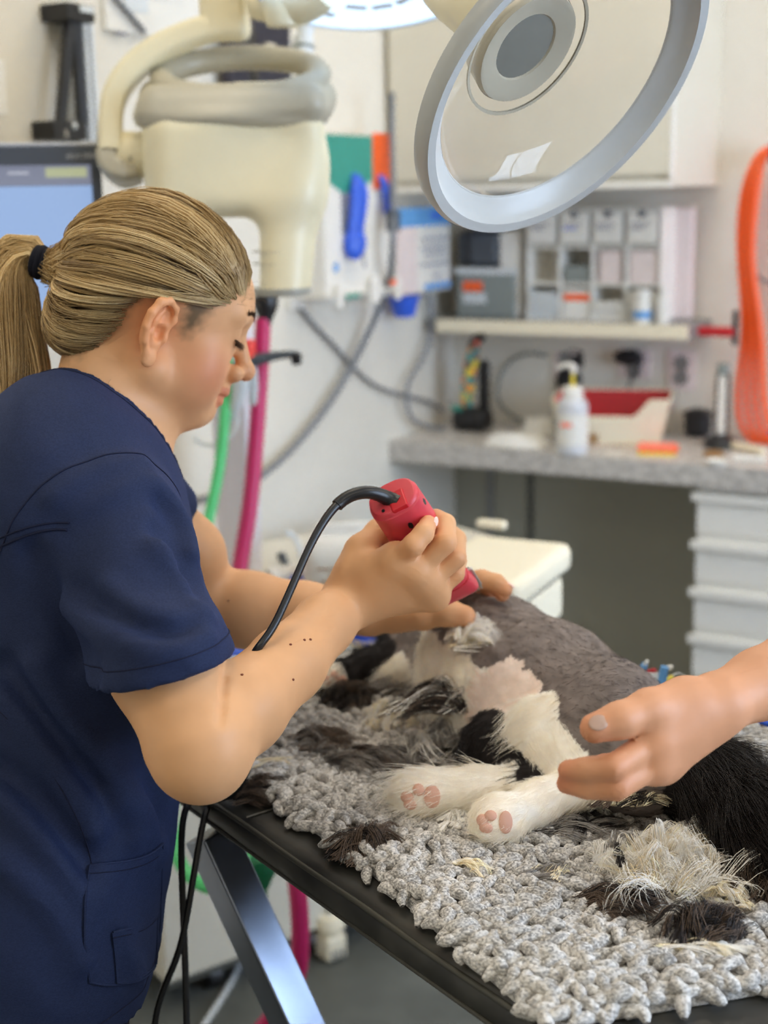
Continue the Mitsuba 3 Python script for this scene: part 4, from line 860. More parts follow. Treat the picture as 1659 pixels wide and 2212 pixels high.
LFI = [[P(1040, 1250, 1.508), P(1072, 1258, 1.502), P(1092, 1274, 1.499)],
       [P(1035, 1252, 1.542), P(1072, 1266, 1.537), P(1085, 1285, 1.530)],
       [P(1010, 1250, 1.570), P(1050, 1266, 1.565), P(1065, 1288, 1.560)],
       [P(990, 1252, 1.595), P(1020, 1266, 1.590), P(1035, 1286, 1.585)]]
hand(B, WRL, LM, LFI, ([P(850, 1332, 1.535), P(915, 1328, 1.505), P(968, 1324, 1.492), P(1004, 1331, 1.487)], [.019, .0155, .0135, .0118]), [.0100, .0102, .0098, .0086], .0135)
B.cone(P(925, 1292, 1.518), P(885, 1318, 1.525), .0125, .016, .012)
cre = [march(B, x, y, .8) for x, y in ((486, 1458), (485, 1490), (481, 1525), (476, 1560))]      # crease of the bent elbow
cre = [q - grad(B, q[None])[0] * .0006 for q in cre if q is not None]
B.chain(cre, [.0034, .0034, .003, .0016][:len(cre)], .005, -1)
lo_, hi_ = B.box(.012); ZCUT = P(300, 1048, 1.385)[2]     # the head in a finer grid, joined to the rest below the collar
bl_ = mesh_sdf(lambda p, band=.05: np.maximum(B(p, band), p[:, 2] - ZCUT - .0005), lo_, np.r_[hi_[:2], ZCUT + .02], .0028)
bh_ = mesh_sdf(lambda p, band=.05: np.maximum(B(p, band), ZCUT - p[:, 2]), np.r_[lo_[:2], ZCUT - .02], hi_, .0017)
body = cat_([bl_, bh_])
# skin colours: the tone varies over the body; lips, cheeks, ears, knuckles and nails have their own
SKIN = np.array([.67, .360, .178])
def blob(v, c, r): return np.exp(-((np.linalg.norm(v - c, axis=1) / r) ** 2))[:, None]
def skin_colour(v, knuckles=(), tips=(), nails=()):
    c = np.tile(SKIN, (len(v), 1)) * (.94 + .12 * meshkit.fbm(v * 40, 3, 2))[:, None]
    for k_ in knuckles: c = c * (1 - blob(v, k_, .011) * np.array([.03, .16, .18]))
    for k_ in tips: c = c * (1 - blob(v, k_, .012) * np.array([.02, .22, .22]))
    for n_, r in nails:
        m = np.linalg.norm(v - n_, axis=1) < r; c[m] = [.72, .50, .42]
    return c
nailR = march(B, 926, 1128); 
cb = skin_colour(body.vertices, [x for f_ in RFI + LFI for x in f_[:1]] + RM, [f_[-1] for f_ in RFI + LFI] + [P(1004, 1331, 1.487)])
hv = to_head(body.vertices); av = np.c_[hv[:, 0], np.abs(hv[:, 1]), hv[:, 2]]
headm = (np.linalg.norm(hv, axis=1) < .17)
cb = cb * (1 - headm[:, None] * blob(av, np.array([.058, .052, -.018]), .030) * np.array([.12, .38, .36]))
cb = cb * (1 - headm[:, None] * blob(av, np.array([.112, 0, -.010]), .014) * np.array([.0, .16, .16]))
cb = cb * (1 - headm[:, None] * blob(av, np.array([-.012, .076, .008]), .034) * np.array([-.05, .20, .30]))
lip = headm & (hv[:, 0] > .0835) & (hv[:, 2] > -.0495) & (hv[:, 2] < -.0265) & (np.abs(hv[:, 1]) < .021)
cb[lip] *= np.array([.86, .60, .62])
# hairline (head coordinates, both sides alike): points (x, z) seen from the side
HLN = Polygon([(.078, .092), (.072, .068), (.054, .056), (.042, .036), (.036, .016), (.024, .002), (.012, .010), (.004, .036), (-.012, .040), (-.026, .030), (-.034, .010), (-.046, -.018), (-.058, -.045), (-.072, -.062), (-.095, -.068), (-.16, -.05), (-.16, .2), (.1, .2)])
import shapely
def in_hair(v, grow=0.0): return shapely.contains_xy(HLN.buffer(grow) if grow else HLN, v[:, 0], v[:, 2])
hm = headm & in_hair(hv, .002) & (np.abs(hv[:, 1]) < .0722)
earm = (np.abs(hv[:, 1]) > .0688) & (np.hypot(hv[:, 0] + .012, hv[:, 2] - .004) < .040) & (hv[:, 0] > -.034)
hm &= ~earm
HB_ = HLN.boundary; hdist = shapely.distance(shapely.points(hv[:, 0], hv[:, 2]), HB_) * np.where(in_hair(hv), 1, -1)
hblend = np.clip((hdist + .010 * (meshkit.fbm(hv * 160, 2, 4) - .5) + .002) / .016, 0, 1) * (headm & ~earm & (np.abs(hv[:, 1]) < .0725))
cb = cb * (1 - hblend[:, None]) + np.array([.15, .095, .05]) * hblend[:, None]
# a few moles on the arms
moles = []
for x, y in ((628, 1392), (658, 1382), (671, 1381), (523, 1457), (634, 1468), (493, 1298)):
    q = march(B, x, y, .8)
    if q is not None: moles.append(q)
vc('m_skin', .48, .35)
pk = thing('person', 'woman with a blonde ponytail in a navy scrub top clipping the animal', 'person')
add('body', body, 'm_skin', pk, True, color=np.clip(cb, 0, 1))
paint('m_mole', (120, 66, 44), .6, .3)
for q in moles: add('mole', xf(trimesh.creation.icosphere(2), frame(grad(B, q[None])[0], CUP, q) @ np.diag([.0013, .0011, .0006, 1])), 'm_mole', pk, True)
def nail(c, n, t, w=.0042, l=.0058):
    m = xf(trimesh.creation.icosphere(2), mtx(np.cross(t, n), t, n, c) @ np.diag([w, l, .0012, 1])); paint('m_nail', (240, 200, 186), .25, .6); return m
def add_nail(f, p, axis, out, parent, w=.0042, l=.0058, mat='m_nail'):
    n = nz(out - axis * np.dot(out, axis)); q = p.copy()
    for _ in range(30):
        d = float(f((q)[None])[0]);
        if d > -.0003: break
        q = q + n * .0006
    add('fingernail', nail(q - n * .0003, n, axis, w, l), mat, parent, True)
paint('m_nail', (240, 200, 186), .25, .6)
add_nail(B, RFI[0][-1] + nz(RFI[0][-1] - RFI[0][-2]) * .002, nz(RFI[0][-1] - RFI[0][-2]), CRIGHT * 1.0 - FWD * .35 + CUP * .2, pk)
add_nail(B, LFI[0][-1] + nz(LFI[0][-1] - LFI[0][-2]) * .001, nz(LFI[0][-1] - LFI[0][-2]), CUP + CRIGHT * .5, pk)
add_nail(B, P(1006, 1331, 1.486), nz(P(1004, 1331, 1.487) - P(968, 1324, 1.492)), CUP * .5 + FWD, pk)
# ---- hair
HOD = float((HO - CAM) @ FWD)
hair_base = Field().ell(hl(-.006, 0, .048), (.086, .070, .076), HM, .02).ell(hl(.030, 0, .045), (.060, .058, .056), HM, .03).ell(hl(-.040, 0, -.008), (.045, .052, .048), HM, .03)
HC = np.array([-.01, 0, .04]); TIE = to_head(P(100, 572, HOD))
def scalp_r(dirs):                                      # distance from HC to the scalp along unit directions (head frame)
    lo2, hi2 = np.full(len(dirs), .01), np.full(len(dirs), .2)
    for _ in range(14):
        mid = (lo2 + hi2) / 2; inside = hair_base(HO + (HC + dirs * mid[:, None]) @ HM.T, .3) < 0
        lo2, hi2 = np.where(inside, mid, lo2), np.where(inside, hi2, mid)
    return lo2
rg = np.random.default_rng(11)
cand = hv[hm & (np.abs(hv[:, 1]) < .08)]
edge = ~in_hair(cand, -.014)
ri = np.r_[rg.choice(np.nonzero(edge)[0], 3300), rg.choice(len(cand), 1700)]
root = cand[ri] + rg.normal(0, .0008, (len(ri), 3)); N, Kp = len(root), 13
def unit(v): return v / np.linalg.norm(v, axis=-1, keepdims=True)
d0 = unit(root - HC); d1 = unit(np.tile(TIE - HC, (N, 1)) + rg.normal(0, .006, (N, 3)))
om = np.arccos(np.clip((d0 * d1).sum(1), -1, 1))[:, None, None]; s_ = np.linspace(0, 1, Kp)[None, :, None]
D = (np.sin((1 - s_) * om) * d0[:, None] + np.sin(s_ * om) * d1[:, None]) / np.sin(om)
bund = meshkit.noise(np.c_[root[:, 1] * 150, root[:, 2] * 150, root[:, 0] * 150], 3) - .5
bund2 = meshkit.noise(np.c_[root[:, 1] * 60, root[:, 2] * 60, root[:, 0] * 60], 8) - .5
side = unit(np.cross(D, d1[:, None] - d0[:, None]))
D = unit(D + side * (np.sin(np.pi * s_) * (bund2[:, None, None] * .14 + rg.normal(0, .012, (N, 1, 1)))))
D = unit(D + np.array([0, 0, -1.0]) * np.sin(np.pi * s_) * .10 * (np.abs(d0[:, 1:2]) / (np.abs(d0[:, 1:2]) + .3))[:, None])
from scipy.spatial import cKDTree
gi = rg.choice(N, 420, replace=False); near_ = cKDTree(root[gi]).query(root)[1]; G = D[gi][near_]
D = unit(D + (G - D) * (.72 * np.sin(np.pi * s_ ** .8)))
rad = scalp_r(D.reshape(-1, 3)).reshape(N, Kp)
ss = np.linspace(0, 1, Kp)[None]
lay = .6 * rg.uniform(0, 1, (len(gi), 1))[near_] + .4 * rg.uniform(0, 1, (N, 1))
lift = .0016 + (.0055 + .0110 * lay + .003 * bund[:, None]) * np.clip(np.sin(np.pi * np.clip(ss * 1.1, 0, 1)) ** .7, 0, 1)
rt = np.linalg.norm(TIE - HC)
w8 = smooth = np.clip((ss - .72) / .28, 0, 1) ** 2
rad = (rad + lift) * (1 - w8) + w8 * (rt + (lay - .5) * .008)
Ph = HC + D * rad[..., None]
btone = rg.normal(.5, .26, len(gi))[near_]; tone = .62 * btone + .20 * rg.uniform(0, 1, N) + .30 * (bund2 + .5) - .04
HA, HB, HCo = np.array([.125, .072, .028]), np.array([.45, .295, .118]), np.array([.86, .66, .35])
def hair_col(t): t = np.clip(t, 0, 1)[:, None]; return np.where(t < .55, HA + (HB - HA) * t / .55, HB + (HCo - HB) * (t - .55) / .45)
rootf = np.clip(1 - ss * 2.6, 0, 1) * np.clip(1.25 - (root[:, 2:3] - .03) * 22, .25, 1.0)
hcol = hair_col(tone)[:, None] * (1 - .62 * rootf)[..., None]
hw = HO + Ph @ HM.T
okh = ~((np.hypot((Ph[..., 0] + .013) / .8, Ph[..., 2] - .003) < .031) & (np.abs(Ph[..., 1]) > .055)).any(1)
hw, hcol = hw[okh], hcol[okh]; N = len(hw)
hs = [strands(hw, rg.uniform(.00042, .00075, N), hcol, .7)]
# flyaway wisps at the forehead and the nape
def wisps(px, n, dirv, ln, spread, seed, curl=.3):
    r = np.random.default_rng(seed); out = []
    for _ in range(n):
        a = np.array(px[r.integers(len(px))]) + r.normal(0, 6, 2); q = march(B, a[0], a[1], .9)
        if q is None: continue
        d = nz(dirv + r.normal(0, spread, 3)); e = nz(np.cross(d, r.normal(0, 1, 3))); L = ln * r.uniform(.5, 1.3); t = np.linspace(0, 1, 9)[:, None]
        nrm = grad(B, q[None])[0]
        out.append(q + nrm * (.0006 + .5 * L * t * (1 - .6 * t) * .3) + d * L * t + e * L * curl * t ** 2)
    return np.array(out)
for W_ in (wisps([(535, 640), (520, 655), (548, 615)], 14, CRIGHT * .9 - CUP * .1 + HU * .3, .020, .3, 3, .7), wisps([(160, 850), (200, 850), (240, 830), (175, 830)], 50, -CUP * .6 + CRIGHT * .2, .016, .3, 4)):
    if len(W_): hs.append(strands(W_, .00016, np.tile(HA * 1.1, (len(W_), 1)), .3))
hm_, hc_ = merge(hs)
sbm = np.nonzero(headm & in_hair(hv, .003) & (hv[:, 0] > .004) & (hv[:, 2] < .050) & (np.abs(hv[:, 1]) > .045) & (np.abs(hv[:, 1]) < .0695))[0]
sbi = rg.choice(sbm, 900); sb = hv[sbi]; sd = unit(np.c_[-.75 + 0 * sb[:, 0], sb[:, 1] * 0, .62 + 0 * sb[:, 0]] + rg.normal(0, .16, sb.shape)); sL = rg.uniform(.010, .022, (len(sb), 1)); tq = np.linspace(0, 1, 5)
so = np.sign(sb[:, 1])[:, None] * (.0004 + .0030 * np.sin(np.pi * tq * .8))[None]
SBH = sb[:, None] + sd[:, None] * (sL * tq)[..., None]; SBH[..., 1] = sb[:, 1:2] + so
hs.append(strands(HO + SBH @ HM.T, .00034, hair_col(rg.uniform(.05, .45, len(sb))), .4))
vc('m_hair', .36, .55)
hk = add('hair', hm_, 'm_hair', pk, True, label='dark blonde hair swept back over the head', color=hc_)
# ponytail
NP_ = 2300; t_ = np.linspace(0, 1, 8)
ctr = np.array([P(92, 566, 1.405), P(62, 545, 1.405), P(22, 570, 1.405), P(2, 680, 1.405), P(10, 800, 1.400), P(8, 920, 1.395), P(-20, 1050, 1.41)])
cp = smooth_path(ctr, 16); wid = np.interp(np.linspace(0, 1, 16), [0, .1, .3, .6, .85, 1], [.010, .018, .038, .046, .042, .018])
tg = unit(np.gradient(cp, axis=0)); e1 = unit(np.cross(tg, FWD)); e2 = np.cross(tg, e1)
u_ = rg.uniform(0, 1, NP_) ** .5; a_ = rg.uniform(0, 2 * np.pi, NP_)
ox, oy = u_ * np.cos(a_), u_ * np.sin(a_)
nb = meshkit.noise(np.c_[ox * 5, oy * 5, ox * 0], 5) - .5
ln_ = rg.uniform(.72, 1.0, NP_)
tt = np.linspace(0, 1, 12)
PC = np.empty((NP_, 12, 3))
for i in range(12):
    ti = ln_ * tt[i] * 15; i0 = np.clip(ti.astype(int), 0, 14); fr_ = (ti - i0)[:, None]
    lerp = lambda A: A[i0] * (1 - fr_) + A[i0 + 1] * fr_
    wv = (nb * .010 * np.sin(tt[i] * 7 + ox * 3))[:, None]
    PC[:, i] = lerp(cp) + lerp(e1) * (lerp(wid[:, None]) * ox[:, None] + wv) + lerp(e2) * lerp(wid[:, None]) * .8 * oy[:, None]
pcol = hair_col(.45 * rg.uniform(0, 1, NP_) + .5 * (nb + .5) + .14)
pm, pc = strands(PC, rg.uniform(.0005, .0009, NP_), pcol, .5)
add('ponytail', pm, 'm_hair', hk, True, color=pc)
tc = P(88, 567, HOD); tf = frame(nz(P(60, 560, HOD) - P(118, 576, HOD)), CUP, tc)
paint('m_tie', (20, 22, 34), .8, .2)
for i in range(3): add('hair_tie', xf(trimesh.creation.torus(.0125 + .001 * (i == 1), .0044, 32, 10), tf @ trimesh.transformations.translation_matrix([0, 0, (i - 1) * .0042]) @ np.diag([1, 1.0, 1, 1])), 'm_tie', hk, True)
# eyebrow and lashes
def surf(b):
    q = HO + HM @ b
    for _ in range(12):
        d = float(B(q[None])[0])
        if abs(d) < .0003: break
        q = q - grad(B, q[None])[0] * d
    return to_head(q)
def hairs(name, pts, n, ln, d, seed, r0=.00022):
    r = np.random.default_rng(seed); pts = smooth_path(np.array(pts), 40); out = []
    for i in range(n):
        b = surf(pts[r.integers(40)] + r.normal(0, .0007, 3)); dd = nz(d + r.normal(0, .25, 3)); t = np.linspace(0, 1, 5)[:, None]
        out.append(HO + HM @ (b[:, None] + (dd[:, None] * (ln * r.uniform(.6, 1.2)) * t.T)) .T if False else (HO + (b + dd * ln * r.uniform(.6, 1.2) * t) @ HM.T))
    add(name, strands(np.array(out), r0), 'm_brow', pk, True)
paint('m_brow', (74, 52, 36), .6, .2); paint('m_lash', (30, 22, 20), .6, .2)
for s in (-1, 1):
    hairs('eyebrow', [(.0965, s * .010, .0470), (.0930, s * .022, .0505), (.0860, s * .034, .0515), (.0770, s * .045, .0485)], 260, .0065, np.array([-.35, s * .8, .35]), 21 + s)
    hairs('eyelash', [(.0800, s * .020, .0205), (.0845, s * .028, .0198), (.0830, s * .037, .0202), (.0770, s * .0450, .0225)], 110, .0095, np.array([.80, s * .35, -.50]), 31 + s, .00034)
# necklace
nk = [march(B, x, y, .9) for x, y in ((165, 872), (205, 905), (240, 950), (268, 985), (288, 1012), (297, 1026))]
nk = [q + grad(B, q[None])[0] * .0008 for q in nk if q is not None]
bsdf('m_gold', base_color=rgb(.80, .56, .30), metallic=1.0, roughness=.3)
if len(nk) > 2: add('necklace', tube(nk, .0007, 6, 40), 'm_gold', pk, True)
# ---- scrub top
SH = Field()
SH.cone(P(130, 1085, 1.27), P(235, 1040, 1.485), .066, .062, .06)
SH.ell(P(155, 1270, 1.365), (.124, .172, .215), TMX, .06).ell(P(118, 1630, 1.365), (.119, .158, .19), TMX, .06).ell(P(78, 2020, 1.36), (.118, .172, .22), TMX, .06)
SA1, SA2 = Field(), Field()
SA1.chain([SHR + np.array([.0, 0, .004]), P(350, 1440, 1.172), P(362, 1475, 1.160)], [.066, .0555, .0545], .03)
SA2.chain([SHL, P(325, 1135, 1.525), P(352, 1175, 1.535)], [.058, .053, .052], .03)
def folds(p):
    q = np.stack([(p - SHR) @ nz(P(350, 1440, 1.172) - SHR), (p - SHR) @ CRIGHT, (p - SHR) @ CUP], 1)
    a = meshkit.fbm(np.c_[(p @ CRIGHT + .55 * (p @ CUP)) * 26, (p @ CUP - .5 * (p @ CRIGHT)) * 7, p[:, 1] * 8], 2, 7) - .5
    b = meshkit.fbm(np.c_[q[:, 0] * 30, q[:, 1] * 9, p[:, 1] * 9], 2, 9) - .5
    k = np.exp(-((np.linalg.norm(p - P(350, 1330, 1.21), axis=1) / .11) ** 2))
    g = np.zeros(len(p))
    for q_, am in FOLDS:
        m = np.all((p > q_.min(0) - .04) & (p < q_.max(0) + .04), axis=1)
        if m.any():
            dd = cKDTree(q_).query(p[m])[0]; g[m] -= 2.1 * am * np.exp(-(dd / .0115) ** 2)
    return g + .011 * a * (1 - k) + .009 * b * k + .0015 * (meshkit.fbm(p * 45, 2, 5) - .5)
lo_s = np.minimum(np.minimum(SH.box()[0], SA1.box()[0]), SA2.box()[0]); hi_s = np.maximum(np.maximum(SH.box()[1], SA1.box()[1]), SA2.box()[1])
def smin(a, b, k):
    h = np.clip(.5 + .5 * (b - a) / k, 0, 1); return b + (a - b) * h - k * h * (1 - h)
from scipy.spatial import cKDTree
smooth_shirt = lambda p, band=.05: np.minimum(np.minimum(SH(p, band), SA1(p, band)), SA2(p, band))
FOLDS = []
for am, pts_ in ((.006, [(335, 1050), (385, 1105), (412, 1190)]), (-.006, [(352, 1085), (388, 1150), (398, 1230)]), (.005, [(300, 1005), (210, 1025), (120, 1075)]), (.004, [(300, 1040), (230, 1075), (170, 1100)]),
                 (.007, [(345, 1185), (395, 1245), (438, 1330)]), (-.007, [(352, 1150), (405, 1225), (425, 1290)]), (.007, [(150, 1310), (250, 1375), (350, 1405), (440, 1375)]), (-.005, [(170, 1275), (260, 1335), (360, 1368), (430, 1345)]), (.005, [(225, 1265), (310, 1325), (420, 1340)]),
                 (.008, [(0, 1500), (110, 1640), (200, 1790)]), (-.008, [(10, 1440), (130, 1590), (230, 1720)]), (.008, [(0, 1720), (120, 1850), (190, 1970)]), (-.007, [(0, 1660), (110, 1770), (190, 1880)]), (.008, [(80, 1440), (190, 1620), (262, 1705), (292, 1800)]), (.007, [(0, 1860), (100, 1950), (180, 2070)]), (-.008, [(70, 1200), (135, 1330), (195, 1450)]),
                 (.006, [(230, 1720), (320, 1760), (345, 1840)]), (.005, [(200, 1900), (260, 2010), (300, 2110)]), (-.006, [(300, 1560), (330, 1680), (345, 1790)])):
    pp = [march(smooth_shirt, x, y, .7, 2.0, 140) for x, y in smooth_path(np.array(pts_, float), 26)]
    pp = [q for q in pp if q is not None]
    if len(pp) > 5: FOLDS.append((np.array(pp), am))
cuff_n = nz(P(362, 1475, 1.160) - P(340, 1400, 1.19) + CUP * -.010 + CRIGHT * -.012); cuff_n = nz(CRIGHT * .22 - CUP * .976 + FWD * .12); cuff_p = P(342, 1449, 1.17)
cl_n = nz(P(352, 1175, 1.535) - SHL); cl_p = P(342, 1130, 1.53)
NCK = Field().cone(P(262, 800, 1.39), P(218, 985, 1.385), .066, .060, .01).cone(P(235, 955, 1.385), P(312, 1060, 1.39), .048, .018, .02).cone(P(255, 900, 1.39), P(330, 960, 1.40), .05, .03, .02)
HEM = P(150, 2165, 1.3)[2]
def shirt(p, band=.05):
    w = folds(p)
    d = smin(smin(SH(p, band) + w, np.maximum(SA1(p, band) + w, (p - cuff_p) @ cuff_n), .022), np.maximum(SA2(p, band) + w, (p - cl_p) @ cl_n), .022)
    d = np.maximum(d, -NCK(p, .3)); return np.maximum(d, HEM - p[:, 2])
slo, shi = lo_s - .02, hi_s + .02
sm = mesh_sdf(shirt, slo, shi, .0045)
def navy(p, n, uv):
    w = noise(p.x * 900, p.y * 900, p.z * 900)
    return mix((.008, .015, .048), (.014, .024, .070), w * .7 + .3 * fbm(p.x * 60, p.y * 60, p.z * 60, 2))
bsdf('m_navy', base_color=mikit.proc(navy), roughness=.75, specular=.25, sheen=.25, sheen_tint=.8)
bsdf('m_navydark', base_color=rgb(.009, .012, .034), roughness=.8, specular=.2)
st_k = add('scrub_top', sm, 'm_navy', pk, True, label='navy short sleeved V neck scrub top')
def on_shirt(pts, off=.0012, n=40):
    pts = smooth_path(np.array(pts, float), n); out = []
    for x, y in pts:
        q = march(shirt, x, y, .7, 2.0, 140)
        if q is not None: out.append(q - FWD * off)
    return np.array(out)
def seam(pts, r=.0009, name='seam', mat='m_navydark', off=.0004):
    q = on_shirt(pts, off)
    if len(q) > 4:
        q[1:-1] = (q[:-2] + 2 * q[1:-1] + q[2:]) / 4; add(name, tube(q, r, 6), mat, st_k, True)
seam([(-20, 1172), (30, 1150), (90, 1133), (150, 1130)]); seam([(-20, 1190), (30, 1168), (90, 1148), (145, 1145)], .0012)
sv = sm.vertices; near_arm = np.linalg.norm(sv - SHR, axis=1)
for nm_, val_, iso_, keep_, r_ in (('cuff_stitch', (sv - cuff_p) @ cuff_n, -.018, np.linalg.norm(sv - cuff_p, axis=1) < .085, .0006),
                                  ('neck_stitch', NCK(sv, .3), .014, sv[:, 2] > P(300, 1200, 1.38)[2], .0006), ('neck_edge', NCK(sv, .3), .003, sv[:, 2] > P(300, 1200, 1.38)[2], .0016),
                                  ('armhole_seam', (sv - SHR) @ nz(nz(P(350, 1440, 1.172) - SHR) + CRIGHT * .5 - FWD * .5), -.002, (near_arm < .13), .0008),
                                  ('hem_stitch', sv[:, 2], HEM + .02, sv[:, 0] < 9, .0006)):
    m_ = isolines(sm, val_, iso_, r_, .0003, keep_)
    if m_ is not None: add(nm_, m_, 'm_navy' if nm_ == 'neck_edge' else 'm_navydark', st_k, False)
seam([(-20, 1520), (60, 1600), (130, 1700), (190, 1830), (196, 1990)], .0006)
def patch(rows, name, thick=.0030):                     # a pocket: a sheet lying on the top, rows of pixels from its top edge down
    G = []
    for row in rows:
        q = on_shirt(row, .0, 14)
        if len(q) < 14: return
        G.append(q)
    G = np.array(G); k_ = np.linspace(0, len(G) - 1, 12); G = np.stack([[np.interp(k_, np.arange(len(G)), G[:, j, c]) for c in range(3)] for j in range(14)], 0).transpose(2, 0, 1)
    a = (np.arange(11)[:, None] * 14 + np.arange(13)[None]).ravel(); f4 = np.stack([a, a + 14, a + 15, a + 1], 1); tri = np.vstack([f4[:, [0, 1, 2]], f4[:, [0, 2, 3]]])
    nrm = -FWD * thick; V = G.reshape(-1, 3)
    top = trimesh.Trimesh(V + nrm, tri, process=False); m = [top]
    rimq = np.vstack([G[0], G[1:, -1], G[-1, ::-1][1:], G[::-1, 0][1:]]) + nrm * .6
    m.append(tube(rimq, .0014, 6)); k2 = add(name, cat_(m), 'm_navy', st_k, 40)
    add('edge_stitch', tube(G[1] + nrm * 1.05, .0006, 5), 'm_navydark', k2)
patch([[(196, 1868), (250, 1862), (310, 1850), (352, 1822)], [(186, 1930), (245, 1930), (305, 1915), (350, 1890)], [(184, 2040), (245, 2045), (305, 2030), (346, 2000)], [(196, 2120), (250, 2126), (300, 2112), (338, 2080)]], 'pocket')
patch([[(246, 2012), (280, 2004), (312, 1994), (342, 1968)], [(252, 2066), (285, 2062), (314, 2050), (340, 2030)], [(256, 2120), (285, 2120), (312, 2110), (336, 2086)]], 'pocket', .006)
# trousers and shoes (below the frame)
TR = Field().ell(P(70, 2060, 1.36), (.090, .140, .12), TMX, .05)
hipc = P(70, 2080, 1.36)
for s in (-1, 1):
    h_ = hipc + TY * .075 * s; g = np.r_[(h_ + TX * .01)[:2], .1]
    TR.chain([h_, np.r_[(h_ + TX * .02)[:2], .46], g], [.085, .060, .05], .03)
paint('m_trouser', (24, 24, 30), .8, .2)
add('trousers', mesh_sdf(TR, *TR.box(), .007), 'm_trouser', pk, True, label='black trousers')
for s in (-1, 1):
    g = np.r_[(hipc + TY * .075 * s)[:2], 0]
    sh_ = Field().chain([g + ZV * .045 + TX * -.02, g + ZV * .035 + TX * .06, g + ZV * .03 + TX * .15], [.042, .04, .032], .02); sh_.rb(g - ZV * .05 + TX * .05, (.3, .3, .0535), .001, TMX, .004, -1)
    add('shoe', mesh_sdf(sh_, *sh_.box(), .005), 'm_white', pk, True)
# ---------------------------------------------------------------- clipper
c0, c1 = P(850, 1078, 1.315), P(972, 1258, 1.415); ca = nz(c1 - c0)
CF_ = frame(ca, CUP - CRIGHT * .5, c0); CL = np.linalg.norm(c1 - c0)
paint('m_clip', (202, 62, 74), .4, .5)
ck = thing('hair_clipper', 'red corded hair clipper gripped in the woman\'s near hand', 'clipper')
def loft(sec, M, n=40):                                  # (z, rx, ry, power) sections of superellipses
    th = np.arange(n) * 2 * np.pi / n; V = []
    for z, rx, ry, pw in sec:
        c, s = np.cos(th), np.sin(th); V.append(np.c_[rx * np.sign(c) * np.abs(c) ** pw, ry * np.sign(s) * np.abs(s) ** pw, np.full(n, z)])
    V = np.vstack(V); k = len(sec); i, j = np.meshgrid(np.arange(k - 1), np.arange(n), indexing='ij')
    q = np.stack([i * n + j, i * n + (j + 1) % n, (i + 1) * n + (j + 1) % n, (i + 1) * n + j], -1).reshape(-1, 4)
    V = np.vstack([V, [[0, 0, sec[0][0]], [0, 0, sec[-1][0]]]]); j = np.arange(n)
    f = np.vstack([q[:, [0, 1, 2]], q[:, [0, 2, 3]], np.stack([(j + 1) % n, j, np.full(n, k * n)], 1), np.stack([(k - 1) * n + j, (k - 1) * n + (j + 1) % n, np.full(n, k * n + 1)], 1)])
    return xf(trimesh.Trimesh(V, f, process=False), M)
add('housing', loft([(0, .0235, .0195, .8), (.002, .0255, .0215, .8), (.05, .0262, .0222, .85), (CL * .75, .022, .0195, .85), (CL * .93, .021, .0165, .8), (CL, .0205, .015, .75)], CF_), 'm_clip', ck, 40)
add('end_cap', loft([(-.0045, .0215, .0178, .8), (-.003, .0238, .0198, .8), (.0, .0245, .0205, .8)], CF_), 'm_clip', ck, 40)
slot_ = add('cord_slot', rbox(.017, .024, .006, .002, CF_, (-.004, -.008, -.003)), 'm_red', ck)
for x, y, z, nn in ((.015, .010, -.005, 0), (.012, -.013, -.005, 0)): add('screw', xf(trimesh.creation.cylinder(.0016, .001, sections=12), CF_ @ trimesh.transformations.translation_matrix([x, y, z])), 'm_black', ck)
for ang, z in ((200, .014), (330, .016), (262, .02)):
    a = math.radians(ang); p_ = np.array([.0262 * math.cos(a), .0222 * math.sin(a), z]); q_ = (CF_ @ np.r_[p_, 1])[:3]; nn = CF_[:3, :3] @ nz([math.cos(a), math.sin(a), 0])
    add('vent_hole', lathe([(0, -.001), (.0024, -.001), (.0024, .0004), (0, .0004)], 14, frame(nn, ca, q_) @ np.diag([1, 1.7, 1, 1])), 'm_black', ck)
hd = add('blade_head', loft([(CL - .004, .0215, .0165, .7), (CL + .008, .0235, .016, .6), (CL + .018, .024, .011, .5)], CF_), 'm_clip', ck, 40)
add('blade', rbox(.052, .004, .03, .0012, CF_, (0, .006, CL + .016)), 'm_steel', hd); add('blade', rbox(.046, .003, .026, .001, CF_, (0, .0105, CL + .017)), 'm_black', hd)
for i in range(14): add('tooth', rbox(.0018, .003, .007, .0004, CF_, (-.0235 + i * .0036, .006, CL + .033)), 'm_steel', hd)
cp0 = (CF_ @ np.array([-.004, -.008, -.003, 1]))[:3]
add('strain_relief', tube([cp0 + ca * .004, P(832, 1074, 1.309), P(800, 1064, 1.300), P(765, 1068, 1.295), P(728, 1092, 1.290)], [.0085, .0070, .0062, .0060, .0060], 14, 30), 'm_cord', ck, 50)
add('cord', tube([P(734, 1087, 1.291), P(716, 1104, 1.285), P(680, 1160, 1.270), P(645, 1235, 1.250), P(612, 1310, 1.230), P(580, 1370, 1.215), P(552, 1408, 1.210), P(545, 1450, 1.240), P(548, 1540, 1.330), P(540, 1640, 1.380), P(500, 1715, 1.405), P(460, 1728, 1.410), P(440, 1735, 1.405)], [.0044, .0040, .0036, .0036, .0036, .0036, .0036, .0036, .0036, .0036, .0036, .0036, .0036], 10, 90), 'm_cord', ck, 50)
